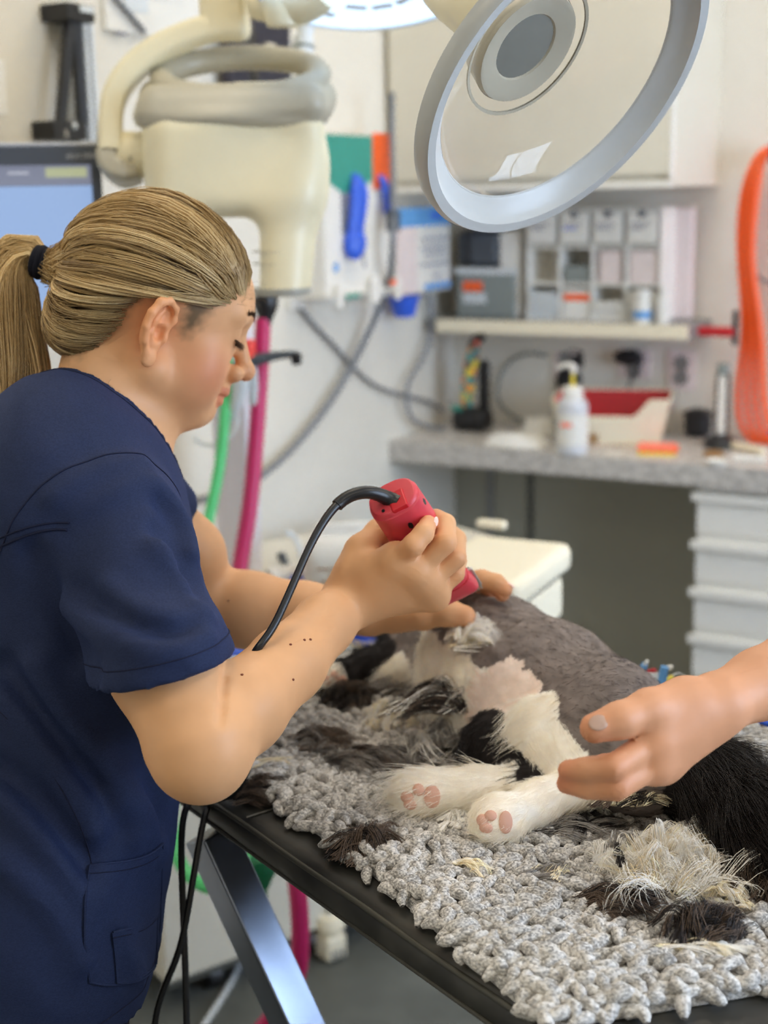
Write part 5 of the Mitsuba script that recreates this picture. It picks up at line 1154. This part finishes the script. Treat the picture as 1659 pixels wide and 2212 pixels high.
# ---------------------------------------------------------------- grey chenille mat on the table
MZ = TZ + .0005
mat_c = [(-.30, .045), (.20, .028), (.505, -.012), (.575, .165), (.70, .50), (.30, .56), (-.25, .585)]
mat_poly = Polygon(mat_c)
def speckle(p, n, uv):
    a = noise(p.x * 700, p.y * 700, p.z * 700); b = fbm(p.x * 120, p.y * 120, p.z * 120, 2)
    return mix((.21, .203, .195), (.76, .735, .70), smoothstep(.2, .8, .62 * a + .38 * b))
bsdf('m_pile', base_color=mikit.proc(speckle), roughness=.9, specular=.1, sheen=.3)
mk_ = thing('bath_mat', 'grey chenille mat with thick noodle pile under the animal', 'mat')
add('backing', prism(mat_poly.buffer(-.008), .010, TM, MZ), 'm_pile', mk_, False)
rg = np.random.default_rng(77)
ga, gb = np.meshgrid(np.arange(-.32, .72, .0125), np.arange(-.03, .60, .0115), indexing='ij'); gb = gb + .0058 * (np.arange(ga.shape[0]) % 2)[:, None]
q_ = np.c_[ga.ravel(), gb.ravel()] + rg.normal(0, .0026, (ga.size, 2))
q_ = q_[shapely.contains_xy(mat_poly, q_[:, 0], q_[:, 1])]; NN = len(q_)
ang = rg.normal(0, .9, NN) + 2.6 * (meshkit.noise(np.c_[q_ * 9, q_[:, :1] * 0], 2) - .5) + .5
ln_ = rg.uniform(.010, .019, NN); bend = rg.normal(0, .9, NN); hgt = rg.uniform(.000, .006, NN)
tt = np.linspace(-1, 1, 7)
ed = mat_poly.exterior
dist = shapely.distance(shapely.points(q_), ed)
over = np.clip(1 - dist / .016, 0, 1)
cx = ang[:, None] + bend[:, None] * tt[None]
dx = np.cumsum(np.cos(cx), 1) / 7; dy = np.cumsum(np.sin(cx), 1) / 7
X_ = q_[:, :1] + (dx - dx.mean(1, keepdims=True)) * ln_[:, None] * 2.0; Y_ = q_[:, 1:] + (dy - dy.mean(1, keepdims=True)) * ln_[:, None] * 2.0
Z_ = MZ + .0125 + hgt[:, None] - .0048 * tt[None] ** 2 - over[:, None] * .007
C_ = TM[:3, 3] + X_[..., None] * te + Y_[..., None] * tn + Z_[..., None] * ZV
pile = strands(C_, rg.uniform(.0048, .0062, NN), None, sides=7, prof=[.42, .86, 1.0, 1.04, 1.0, .86, .42])
v = pile.vertices; pile.vertices = v + (meshkit.noise(v * 420, 3)[:, None] - .5) * .0016 * unit(np.c_[v[:, 0] * 0, v[:, 1] * 0, v[:, 0] * 0 + 1] + rg.normal(0, .6, v.shape))
pile.vertices[:, 2] = np.maximum(pile.vertices[:, 2], MZ + .0003)
add('pile', pile, 'm_pile', mk_, True, kind='stuff')
MT = MZ + .017                                           # top of the pile
# ---------------------------------------------------------------- the cat: one body, lying on its side, half shorn
CT = Field()
TZm = MT - .004
cz = lambda h: TZm + h
TR_ = [.055, .070, .071, .064, .050]
def CP(x, y, h): return Pz(x, y, TZm + h)
trunk = [CP(985, 1372, .062), TP(.02, .345, cz(.066)), TP(.13, .335, cz(.061)), TP(.235, .315, cz(.055)), TP(.295, .30, cz(.046))]
CT.chain(trunk, TR_, .04)
CT.ell(TP(.10, .30, cz(.05)), (.11, .06, .06), np.stack([te, tn, ZV], 1), .04)
neck = [trunk[0], CP(940, 1365, .055), CP(900, 1352, .055)]
CT.chain(neck, [.05, .044, .042], .03)
LIMB = {
 'fore_near': ([CP(985, 1385, .050), CP(870, 1410, .034), CP(790, 1440, .026), CP(735, 1462, .022), CP(718, 1468, .021)], [.032, .023, .017, .0165, .0185]),
 'fore_far': ([CP(1010, 1430, .040), CP(940, 1436, .032), CP(885, 1448, .026), CP(850, 1462, .020)], [.036, .028, .020, .013]),
 'hind_near': ([CP(1310, 1560, .066), CP(1180, 1585, .060), CP(1268, 1690, .036), CP(1160, 1735, .024), CP(1085, 1768, .022), CP(1062, 1774, .022)], [.060, .036, .0215, .0195, .0205, .0205]),
 'hind_far': ([CP(1235, 1560, .034), CP(1085, 1622, .030), CP(1150, 1690, .022), CP(1020, 1706, .022), CP(920, 1713, .022), CP(892, 1715, .022)], [.052, .040, .0215, .0195, .0210, .0210]),
}
for nme, (pts, rad) in LIMB.items(): CT.chain(pts, rad, .012 if 'hind' in nme else .016)
TAIL = ([CP(1375, 1625, .045), CP(1450, 1648, .042), CP(1550, 1700, .042), CP(1650, 1772, .042), CP(1760, 1850, .040)], [.030, .034, .036, .034, .022])
CT.chain(*TAIL, .02)
hd_ = CP(902, 1350, .055)
CT.ell(hd_, (.046, .042, .040), np.stack([te, tn, ZV], 1), .012).ball(hd_ - te * .030 - tn * .02 - ZV * .012, .019, .012)
for sgn in (-1, 1): CT.cone(hd_ + tn * .022 * sgn + ZV * .03 + te * .01, hd_ + tn * .030 * sgn + ZV * .058 + te * .016, .014, .003, .008)
def cat_warp(p):
    return .0035 * (meshkit.fbm(p * 34, 3, 5) - .5) + .0016 * (meshkit.fbm(p * 120, 2, 6) - .5)
CT.warp = cat_warp
catm = mesh_sdf(CT, *CT.box(.015), .0032)
cv = catm.vertices
def seg_d(p, pts, rad):
    d = np.full(len(p), 9.0); w = np.zeros(len(p)); k = len(pts) - 1
    for i in range(k):
        a, b = pts[i], pts[i + 1]; t = np.clip((p - a) @ (b - a) / np.dot(b - a, b - a), 0, 1)
        e = np.linalg.norm(p - a - t[:, None] * (b - a), axis=1) - (rad[i] + (rad[i + 1] - rad[i]) * t)
        m = e < d; d[m] = e[m]; w[m] = (i + t[m]) / k
    return d, w
BLK, SHORN, WHT, PINK, CRM = (np.array(lin(*c)) for c in ((34, 30, 30), (122, 112, 108), (250, 245, 234), (246, 226, 214), (240, 226, 190)))
def coat(p):
    """colour and region (0 shorn, 1 white, 2 black, 3 bare skin, 4 tail) of points on the cat, from the limbs they belong to"""
    j = (meshkit.fbm(p * 60, 3, 9) - .5)
    names = list(LIMB); D_ = {n: seg_d(p, *LIMB[n]) for n in names}; dt = seg_d(p, trunk, TR_)[0]
    dtl, wt_ = seg_d(p, *TAIL)
    reg = np.zeros(len(p), int)
    low = (p - TM[:3, 3]) @ tn; al = (p - TM[:3, 3]) @ te
    belly = (low + .035 * j < .285 + .2 * np.clip(.06 - al, 0, .1)) & (p[:, 2] < cz(.108) + .02 * j - .35 * np.clip(al - .10, 0, 1))
    reg[belly & (al < .235)] = 1
    skin = np.linalg.norm((p - CP(1075, 1530, .075)) * np.array([1, 1, .9]), axis=1) + .03 * j < .050
    reg[skin] = 3
    for n in names:
        d, w = D_[n]; m = (d < .006) & (d < dt + .004)
        if n == 'hind_near': reg[m & (w + .2 * j > .10)] = 1
        if n == 'hind_far': reg[m & (w + .1 * j > .46)] = 1; reg[m & (w + .1 * j <= .46)] = 2
        if n == 'fore_near': reg[m & (w + .1 * j < .78)] = 2; reg[m & (w + .1 * j >= .78)] = 1
        if n == 'fore_far': reg[m] = 1; reg[m & (np.abs(w - .45 + .25 * j) < .07)] = 2
    reg[(dtl < .012) & (wt_ > .02)] = 4
    dh = np.linalg.norm(p - hd_, axis=1); reg[dh < .062] = 2
    col = np.array([SHORN, WHT, BLK, PINK, BLK])[reg]
    g = meshkit.fbm(p * np.array([160, 160, 160]), 2, 3)[:, None]
    g2 = meshkit.fbm(np.c_[(p @ te) * 60, (p @ tn) * 170, p[:, 2] * 170], 3, 12)[:, None]
    col = np.where((reg == 0)[:, None], col * (.45 + 1.1 * g2), col * (.86 + .28 * g))
    return np.clip(col, 0, 1), reg
cc, creg = coat(cv)
vc('m_coat', .7, .2, sheen=.3)
catk = thing('cat', 'black and white long haired cat lying half shorn on the grey mat', 'cat')
add('body', catm, 'm_coat', catk, True, color=cc)
def fur(reg, n, ln, lift, r0, seed, colf, parent=catk, name='fur', clump=.5, K=4, where=None, droop=.25):
    r = np.random.default_rng(seed); np.random.seed(seed)
    fc = catm.triangles_center; ok = np.nonzero((creg[catm.faces[:, 0]] == reg) & (where(fc) if where is not None else True))[0]
    if not len(ok): return
    pr = catm.area_faces[ok]; f = ok[r.choice(len(ok), n, p=pr / pr.sum())]
    b = r.dirichlet((1, 1, 1), n); p = (catm.triangles[f] * b[:, :, None]).sum(1); nn = catm.face_normals[f]
    fl = flow(p); fl = unit(fl - nn * (fl * nn).sum(1, keepdims=True) + 1e-9)
    cl = np.stack([meshkit.noise(p * 130, 31 + i) for i in range(3)], 1) - .5
    d = unit(fl + nn * lift + cl * clump * 2 + r.normal(0, .12, (n, 3)))
    L = ln * r.uniform(.55, 1.25, (n, 1)); t = np.linspace(0, 1, K)
    C = p[:, None] + d[:, None] * (L * t)[..., None] + (fl * (1 - lift) * .35 - ZV * droop)[:, None] * (L * t ** 2)[..., None]
    C[..., 2] = np.maximum(C[..., 2], TZm - .004)
    m, c = strands(C, r0 * r.uniform(.7, 1.3, n), colf(p, r), .3); return add(name, m, 'm_fur', parent, True, color=c)
vc('m_fur', .5, .35)
def flow(p):
    best, out = np.full(len(p), 9.0), np.tile(te, (len(p), 1)) * 1.0
    for pts, rad in list(LIMB.values()) + [TAIL]:
        for i in range(len(pts) - 1):
            d, _ = seg_d(p, pts[i:i + 2], rad[i:i + 2]); m = d < best - (.0 if rad is not TAIL[1] else .0)
            m &= d < .012; out[m] = nz(pts[i + 1] - pts[i]); best[m] = d[m]
    return out
mono = lambda c, s: (lambda p, r: np.clip(c * (1 + s * (r.uniform(0, 1, (len(p), 1)) - .5) + s * (meshkit.noise(p * 90, 4)[:, None] - .5)), 0, 1))
fur(0, 11000, .0045, .16, .00030, 1, mono(SHORN * .92, 1.0), name='stubble', K=3, clump=.35, droop=.0)
fur(1, 17000, .0085, .30, .00028, 2, mono(np.array([.97, .92, .82]), .12), name='white_fur', clump=.45, K=3)
is_belly = lambda c: ((c - TM[:3, 3]) @ te < .22) & ((c - TM[:3, 3]) @ tn < .36)
fur(1, 2600, .026, .35, .00034, 6, mono(np.array([.97, .93, .85]), .18), name='long_fur', K=5, clump=.8, where=is_belly)
fur(2, 9000, .014, .30, .00030, 3, mono(np.array([.020, .017, .017]), .8), name='black_fur', clump=.5)
fur(4, 10000, .034, .42, .00036, 4, mono(np.array([.016, .012, .011]), .9), name='tail_fur', K=5, clump=.40, droop=.35)
fur(3, 2600, .0022, .3, .00018, 5, mono(np.array([.78, .68, .58]), .2), name='fine_fur', K=3)
# pads of the paws
paint('m_pad', (216, 170, 150), .6, .25)
def pad(x, y, w, l, rot=0.0, th=.0030):
    q = march(CT, x, y, .9)
    if q is None: return
    n = grad(CT, q[None], .004)[0]; n = nz(n - .4 * FWD); a = nz(np.cross(n, CUP)); a, b = a * math.cos(rot) + np.cross(n, a) * math.sin(rot), None
    m = xf(trimesh.creation.icosphere(2), mtx(a, np.cross(n, a), n, q + n * .0004) @ np.diag([w, l, th, 1])); add('paw_pad', m, 'm_pad', catk, True)
for x, y, w, l in ((880, 1722, .0066, .0058), (904, 1706, .0058, .0058), (886, 1738, .0064, .0050), (933, 1721, .0080, .0112)): pad(x, y, w, l)
for x, y, w, l in ((1042, 1772, .0056, .0056), (1060, 1762, .0056, .0050), (1050, 1788, .0064, .0050), (1092, 1776, .0066, .0104)): pad(x, y, w, l)
for x, y, w, l in ((706, 1470, .005, .006), (722, 1458, .005, .005), (738, 1472, .007, .007)): pad(x, y, w, l)
# ---------------------------------------------------------------- second person at the right: one hand in the picture, the rest outside it
A_ = Field(); AF = nz([-.93, -.37, 0]); AL = np.cross(ZV, AF); AMX = np.stack([AF, AL, ZV], 1)
WA, EA = P(1548, 1522, 1.115), P(1905, 1355, 1.235)
SA = EA + tn * .21 + te * .15 + ZV * .11; tc_ = SA - AL * .16 + np.array([0, 0, -.02]) + tn * .09
A_.chain([SA, EA], [.048, .040], .02).chain([EA, EA * .55 + WA * .45, EA * .25 + WA * .75, WA], [.0385, .035, .0275, .0240], .012)
AM = [P(1402, 1608, 1.080), P(1412, 1650, 1.085), P(1425, 1650, 1.105), P(1440, 1636, 1.125)]
AFI = [[P(1325, 1657, 1.055), P(1268, 1662, 1.062), P(1226, 1664, 1.072)],
       [P(1332, 1699, 1.062), P(1270, 1699, 1.070), P(1224, 1692, 1.080)],
       [P(1350, 1672, 1.090), P(1300, 1662, 1.095), P(1270, 1656, 1.100)],
       [P(1372, 1660, 1.112), P(1330, 1650, 1.116), P(1300, 1645, 1.120)]]
hand(A_, WA, AM, AFI, ([P(1480, 1512, 1.105), P(1402, 1533, 1.078), P(1338, 1556, 1.062), P(1284, 1573, 1.057)], [.0185, .0155, .0132, .0118]), [.0104, .0108, .0102, .0090], .0135)
A_.cone(P(1490, 1530, 1.10), P(1425, 1590, 1.085), .020, .015, .014).cone(P(1530, 1550, 1.115), P(1445, 1630, 1.10), .017, .014, .014)
nkA = tc_ + ZV * .10 + AF * .02; hdA = tc_ + ZV * .26 + AF * .06
A_.cone(nkA, hdA, .055, .05, .03).ell(hdA + ZV * .04, (.095, .074, .1), AMX, .02).ell(hdA + AF * .045 - ZV * .02, (.055, .055, .075), AMX, .02)
A_.cone(hdA + AF * .09 + ZV * .04, hdA + AF * .118 - ZV * .005, .008, .011, .01)
for s in (-1, 1):
    A_.ball(hdA + AF * .098 + AL * .03 * s + ZV * .03, .012, .012, -1).ball(hdA + AF * .078 + AL * .031 * s + ZV * .03, .013, .004)
    A_.ell(hdA + AL * .073 * s, (.018, .006, .030), AMX, .006)
A_.cone(hdA + AF * .088 - AL * .018 - ZV * .045, hdA + AF * .088 + AL * .018 - ZV * .045, .006, .006, .005)
SB = tc_ - AL * .16; A_.chain([SB, SB - AF * .02 - ZV * .28, SB + AF * .05 - ZV * .50], [.048, .04, .03], .02).ell(SB + AF * .06 - ZV * .57, (.03, .018, .07), AMX, .02)
A_.cone(tc_ + AL * .13, tc_ - AL * .13, .05, .05, .05).ell(tc_ - ZV * .2, (.10, .15, .22), AMX, .05)
am = mesh_sdf(A_, *A_.box(.012), .0042)
ca_ = skin_colour(am.vertices, [x for f_ in AFI for x in f_[:1]] + AM[:2], [f_[-1] for f_ in AFI] + [P(1284, 1573, 1.057)]) * np.array([.93, .83, .90])
ak = thing('person', 'person at the right edge reaching one bare hand over the animal', 'person')
add('body', am, 'm_skin', ak, True, color=np.clip(ca_, 0, 1))
def plain_nail(p, ax_, out, w, l, mat): add_nail(A_, p, ax_, out, ak, w, l, mat)
paint('m_nailgrey', (172, 138, 118), .35, .6)
t1_ = nz(P(1284, 1573, 1.057) - P(1338, 1556, 1.062))
add_nail(A_, P(1280, 1574, 1.057) - t1_ * .002, t1_, -FWD * .9 + CUP * .45, ak, .0062, .0080, 'm_nailgrey')
ash = Field().cone(tc_ + AL * .14, tc_ - AL * .14, .063, .063, .05).ell(tc_ - ZV * .2, (.125, .175, .25), AMX, .05).ell(tc_ - ZV * .5 + tn * .06, (.11, .165, .2), AMX, .05)
ash.chain([SA, SA * .45 + EA * .55], [.064, .058], .03).chain([SB, SB - AF * .01 - ZV * .16], [.064, .058], .03)
acut = SA * .5 + EA * .5; acn = nz(EA - SA)
def ashirt(p, band=.05):
    d = ash(p, band); d = np.maximum(d, np.where(np.linalg.norm(p - acut, axis=1) < .13, (p - acut) @ acn, -1))
    return np.maximum(d, -(np.linalg.norm((p - nkA - ZV * .03), axis=1) - .075))
add('scrub_top', mesh_sdf(ashirt, *ash.box(.02), .008), 'm_navy', ak, True)
atr = Field()
for s in (-1, 1):
    h_ = tc_ - ZV * .62 + tn * .07 + AL * .08 * s; atr.chain([h_, np.r_[h_[:2], .45], np.r_[h_[:2], .09]], [.1, .065, .05], .04)
add('trousers', mesh_sdf(atr, *atr.box(), .009), 'm_trouser', ak, True)
for s in (-1, 1):
    g = np.r_[(tc_ + tn * .07 + AL * .08 * s)[:2], 0]; sh_ = Field().chain([g + ZV * .045 - AF * .02, g + ZV * .036 + AF * .06, g + ZV * .03 + AF * .16], [.043, .041, .032], .02).rb(g - ZV * .05, (.4, .4, .0535), .001, AMX, .004, -1)
    add('shoe', mesh_sdf(sh_, *sh_.box(), .006), 'm_white', ak, True)
hrf = Field().ell(hdA + ZV * .05 - AF * .012, (.102, .081, .104), AMX, .02).ell(hdA - AF * .06 + ZV * .0, (.05, .065, .075), AMX, .02).ell(hdA + AF * .10 - ZV * .01, (.075, .09, .085), AMX, .012, -1)
paint('m_darkhair', (58, 40, 28), .5, .4)
add('hair', mesh_sdf(hrf, *hrf.box(), .005), 'm_darkhair', ak, True)
# ---------------------------------------------------------------- shorn fur lying about, one thing per clump
vc('m_tuft', .55, .3)
DK, BR, GR, WH, CR = (np.array(lin(*c)) for c in ((36, 31, 30), (98, 83, 72), (150, 145, 140), (252, 249, 242), (248, 236, 208)))
def tuft(label, x, y, w, h, cols, n=520, z=None, hgt=.016, ang=0.0, curl=.25, ln=.65, seed=1, spread=.35, r0=.00030, core=True, name='fur_tuft', group=None, split=None):
    """w, h in metres; ang the lie of the hair in the ground plane (0 = to the right, 90 = away)"""
    n = int(n * 1.15); r = np.random.default_rng(seed * 101 + 7); c = Pz(x, y, (MT - .002) if z is None else z)
    if z is None:
        q_ = march(CT, x, y, .9)
        if q_ is not None and (q_ - CAM) @ FWD < (c - CAM) @ FWD: c = q_ - nz(q_ - CAM) * .004 - ZV * hgt * .25
    zz = c[2]
    gx = nz([CRIGHT[0], CRIGHT[1], 0]); gy = np.cross(ZV, gx)
    nl = max(6, n // 16); li = r.integers(0, nl, n)        # locks: strands that lie and curl together
    u = r.uniform(0, 1, nl) ** .5; a = r.uniform(0, 2 * np.pi, nl); lx, ly = u * np.cos(a), u * np.sin(a)
    cl = meshkit.noise(np.c_[lx * 2.6 + seed, ly * 2.6, lx * 0], seed) - .5; cl2 = (meshkit.noise(np.c_[lx * 2.6 + 5, ly * 2.6 + seed, lx * 0], seed + 3) - .5)[li]
    px_, py_ = lx[li] + r.normal(0, .07, n), ly[li] + r.normal(0, .07, n)
    base = c + gx * (px_ * w / 2)[:, None] + gy * (py_ * h / 2)[:, None]
    t = np.linspace(0, 1, 8)
    th = (math.radians(ang) + cl * spread * 5 + r.normal(0, spread * .6, nl))[li] + r.normal(0, .10, n)
    L = (ln * max(w, h) * r.uniform(.5, 1.15, nl))[li] * r.uniform(.85, 1.1, n)
    d = np.cos(th)[:, None] * gx + np.sin(th)[:, None] * gy; e = np.cross(ZV, d)
    cu = (curl * r.normal(0, 1.0, nl))[li] * r.uniform(.8, 1.2, n); phs = r.uniform(0, 6.28, nl)[li]; fq = r.uniform(1.8, 4.2, nl)[li]
    s = t[None] - .45
    off = cu[:, None] * (np.sin(fq[:, None] * t[None] + phs[:, None]) - np.sin(phs)[:, None]) * .30
    prof = np.clip(1 - (px_ ** 2 + py_ ** 2), 0, 1) ** .6
    hz = (prof * hgt * (r.uniform(.3, 1.0, nl)[li]) * r.uniform(.85, 1.1, n))[:, None] * np.sin(np.pi * np.clip(t[None] * .85 + .12, 0, 1)) + .0015 + (curl * .012 * r.uniform(0, 1, nl)[li])[:, None] * np.abs(np.sin(fq[:, None] * 1.3 * t[None] + phs[:, None]))
    C = base[:, None] + d[:, None] * (L[:, None] * s)[..., None] + e[:, None] * (L[:, None] * off)[..., None]
    C[..., 2] = zz + hz
    k = r.uniform(0, 1, n)
    if split is not None: k = np.clip(.5 + (px_ * math.cos(math.radians(split)) + py_ * math.sin(math.radians(split))) * .9 + r.normal(0, .12, n), 0, .999)
    else: k = np.clip(.5 + cl2 * 1.5 + r.normal(0, .15, n), 0, .999)
    n_col = np.array(cols)[(k * len(cols)).astype(int)]; col = n_col * r.uniform(.78, 1.2, (n, 1))
    parts = [strands(C, 1.25 * r0 * r.uniform(.7, 1.4, n), np.clip(col, 0, 1), .35)]
    if core:
        m = trimesh.creation.icosphere(3); v = m.vertices.copy(); kk = np.clip(.5 + (v[:, 0] * math.cos(math.radians(split or 0)) + v[:, 1] * math.sin(math.radians(split or 0))) * .9, 0, .999) if split is not None else np.clip(meshkit.noise(v * 2 + seed, seed) * .999, 0, .999)
        nzv = .8 + .4 * meshkit.fbm(v * 3 + seed, 3, seed)[:, None]
        W3 = c + (v * nzv) @ np.stack([gx * w * .30, gy * h * .30, ZV * hgt * .35]); W3[:, 2] = np.maximum(W3[:, 2], zz + .0004)
        m = trimesh.Trimesh(W3, m.faces, process=False); parts.append((m, np.array(cols)[(kk * len(cols)).astype(int)] * .9))
    m, cc_ = merge(parts)
    return add(name, m, 'm_tuft', smooth=True, color=np.clip(cc_, 0, 1), label=label, cat='fur tuft', group=group)
top_z = lambda x, y: (march(CT, x, y, .9)[2] - .004) if march(CT, x, y, .9) is not None else MT
tuft('curly white fur tuft on the cat just below the woman\'s thumb', 1030, 1392, .050, .034, [WH, WH, CR], 620, top_z(1030, 1398), .022, 20, 1.5, .6, 1)
tuft('black brown fur clump left of the cat\'s white belly fur, beside the near forearm', 750, 1522, .062, .062, [DK, DK, BR], 620, None, .028, 60, .4, .5, 2)
tuft('cream white fur clump in front of the cat\'s forelegs', 845, 1562, .056, .060, [WH, CR, WH], 620, None, .026, 100, .6, .5, 3)
tuft('streaked black and white fur clump against the cat\'s belly', 968, 1516, .095, .055, [DK, BR, WH, DK], 760, None, .034, 12, .2, .7, 4, .2)
tuft('curling white fur wisps under the cat\'s bare belly', 985, 1592, .062, .042, [WH, WH, GR], 560, None, .030, -15, .9, .7, 5, .3)
tuft('grey brown wisp of fur nearest the woman\'s elbow on the mat', 690, 1612, .058, .046, [BR, GR, BR], 460, None, .020, 10, .4, .8, 6)
tuft('long grey and brown fur strands mid mat, left of the hind paws', 815, 1652, .115, .046, [GR, BR, DK, GR], 760, None, .018, -24, .3, .6, 7, .25)
tuft('pale grey fur wisp between the grey strands and the black thigh', 912, 1640, .05, .036, [GR, WH, GR], 420, None, .022, 65, .4, .8, 8)
tuft('small dark fur tuft by the forepaw under the forearm', 702, 1505, .04, .03, [DK, GR], 260, None, .014, 40, .4, .7, 28)
tuft('black and white fur scrap on the mat below the forelegs', 855, 1500, .075, .04, [DK, WH, BR, GR], 460, None, .022, 25, .4, .7, 29)
tuft('dark fur tuft lying on the table edge under the woman\'s elbow', 585, 1722, .062, .050, [DK, BR, DK], 700, TZ + .001, .022, -25, .25, .7, 9)
tuft('brown fur tuft on the black table edge below the hind paws', 803, 1838, .066, .050, [BR, BR, DK], 800, TZ + .004, .026, 70, .35, .7, 10, .5)
tuft('large curly white fur heap at the right front of the mat', 1450, 1905, .082, .075, [WH, WH, CR, WH], 1500, None, .040, 35, 1.7, .42, 11, .9)
tuft('brown fur clump at the left foot of the white fur heap', 1352, 1962, .052, .040, [BR, DK, BR], 620, None, .022, -15, .3, .75, 12)
tuft('dark brown fur clump in front of the white fur heap', 1520, 2015, .066, .042, [DK, BR, DK], 760, None, .028, 55, .35, .6, 13)
tuft('big brown fur clump at the right edge of the picture', 1618, 1900, .066, .072, [BR, DK, BR], 950, None, .036, 80, .35, .6, 14)
tuft('white fur tuft left of the white heap, with a black lock on it', 1336, 1862, .048, .044, [WH, WH, GR], 520, None, .024, 90, .5, .6, 15)
tuft('slim black lock of fur lying on the small white tuft', 1336, 1850, .007, .026, [DK], 110, MT + .018, .006, 82, .1, 1.0, 16, .08, core=False)
tuft('white fur curls behind the white heap below the tail', 1528, 1832, .062, .034, [WH, CR, WH], 520, None, .026, 10, .9, .6, 17)
tuft('grey fur haze between the hind paws and the white heap', 1240, 1795, .085, .045, [GR, GR, DK], 420, None, .012, 10, .4, .7, 18, core=False)
tuft('white wisp of fur under the nearer hind paw', 985, 1785, .028, .032, [WH, WH], 260, None, .014, 70, .4, .8, 19)
tuft('flat white shred of fur on the mat below the hind paws', 1018, 1882, .022, .030, [WH, CR], 170, None, .010, -40, .2, .9, 20, .15)
tuft('pale cream scrap of fur in the middle front of the mat', 1196, 1895, .034, .026, [CR, GR], 240, None, .010, 20, .4, .8, 21)
tuft('thin white shred of fur at the mat\'s front below the dark clump', 1510, 2058, .045, .014, [WH, CR], 150, None, .008, -20, .25, .9, 22, .12, core=False)
tuft('pale straw like hairs on the mat beside the woman\'s elbow', 592, 1655, .055, .010, [CR], 26, None, .010, 22, .1, 1.1, 23, .06, r0=.0006, core=False)
tuft('dark fur patch on the mat under the cat\'s hock', 1230, 1772, .05, .03, [DK, DK], 420, None, .018, 15, .3, .7, 24)
tuft('brownish fur wisp beneath the reaching hand', 1370, 1728, .05, .026, [BR, CR, DK], 360, None, .016, 25, .3, .8, 25)
tuft('white fur scrap beside the brown fur at the right', 1575, 1960, .03, .02, [WH, CR], 170, None, .014, -30, .8, .8, 26)
# ---------------------------------------------------------------- small things at the far side of the table
o = Pz(800, 1382, TZ + .001); k = thing('plush_pad', 'bright blue fluffy pad with a cream fringe beyond the cat\'s foreleg', 'pad')
rg = np.random.default_rng(8); gx = nz([1, 0, 0]); gy = np.array([0, 1.0, 0])
add('base', xf(trimesh.creation.icosphere(3), mtx(gx, gy, ZV, o + ZV * .008) @ np.diag([.05, .045, .012, 1])), 'm_bluep', k, True)
def pile_of(n, rmin, rmax, ln, mat, nm, out=0.0):
    a = rg.uniform(0, 2 * np.pi, n); u = rg.uniform(rmin, rmax, n); b = o + gx * (np.cos(a) * u * .055)[:, None] + gy * (np.sin(a) * u * .05)[:, None] + ZV * (.008 + .011 * np.sqrt(np.clip(1 - u ** 2, 0, 1)))[:, None]
    d = unit(np.c_[np.cos(a) * (out + u * .3), np.sin(a) * (out + u * .3), np.full(n, .9 - out * .6)] + rg.normal(0, .25, (n, 3)))
    add(nm, strands(b[:, None] + d[:, None] * (np.linspace(0, 1, 4)[None] * ln * rg.uniform(.6, 1.2, (n, 1)))[..., None], .0009), mat, k, True)
pile_of(1100, 0, .92, .014, 'm_bluep', 'blue_pile'); pile_of(420, .92, 1.05, .016, 'm_cream', 'fringe', .8)
o = Pz(506, 1418, TZ + .022); k = thing('blue_pack', 'shiny blue pack with a clear rim in the crook of the arms', 'pack')
add('body', rbox(.085, .07, .04, .016, mtx(gx, gy, ZV, o)), 'm_bluep', k, 40)
for r_, dz in ((.047, .014), (.050, .004)): add('clear_rim', xf(trimesh.creation.torus(r_, .0026, 40, 8), mtx(gx, gy, ZV, o + ZV * dz)), 'm_frost', k, True)
# swabs and caps on the far edge of the mat
def small(name, label, cat, meshes):
    k = thing(name, label, cat)
    for nm, m, mt in meshes: add(nm, m, mt, k, 40)
e0 = Pz(1412, 1462, MT + .004)
small('cotton_swab', 'white cotton swab sticking out on the far edge of the mat', 'swab', [('stick', tube([e0, Pz(1448, 1442, MT + .02)], .0016, 8), 'm_cream'), ('tip', tube([Pz(1440, 1446, MT + .017), Pz(1447, 1442, MT + .02), Pz(1453, 1439, MT + .022)], [.0022, .004, .002], 10), 'm_white')])
e1_ = Pz(1428, 1478, MT + .006)
small('catheter_cap', 'light blue cap with a wing on the far edge of the mat', 'cap', [('cap', tube([e1_, e1_ + ZV * .022 + CRIGHT * .004], [.006, .005], 12), 'm_lightblue'), ('wing', rbox(.022, .003, .012, .001, mtx(CRIGHT, FWD, CUP, e1_ + ZV * .008 - CRIGHT * .006)), 'm_frost')])
small('needle_cap', 'thin yellow cap and curved wire right of the light blue cap', 'cap', [('cap', tube([Pz(1440, 1476, MT + .006), Pz(1452, 1462, MT + .012)], [.0045, .0035], 10), 'm_yellow'), ('wire', tube([Pz(1452, 1462, MT + .012), Pz(1470, 1456, MT + .012), Pz(1484, 1466, MT + .006), Pz(1489, 1482, MT - .002)], .0012, 6, 16), 'm_frost')])
small('syringe_tip', 'pale blue syringe tip with a red ring behind the cat\'s rump', 'syringe', [('barrel', tube([Pz(1384, 1462, MT + .004), Pz(1392, 1436, MT + .026)], [.006, .004], 10), 'm_lightblue'), ('ring', tube([Pz(1400, 1452, MT + .008), Pz(1416, 1448, MT + .012)], .003, 8), 'm_red'), ('plunger', tube([Pz(1392, 1436, MT + .026), Pz(1398, 1428, MT + .032)], .0022, 8), 'm_frost')])
add('blue_strap', tube([Pz(1590, 1538, MT - .004), Pz(1625, 1548, MT - .002), Pz(1665, 1562, MT - .002), Pz(1740, 1585, MT - .006)], [.004, .007, .008, .006], 10, 24, flat=.6), 'm_bluep', label='dark blue strap on the far right edge of the mat', cat='strap', smooth=60)
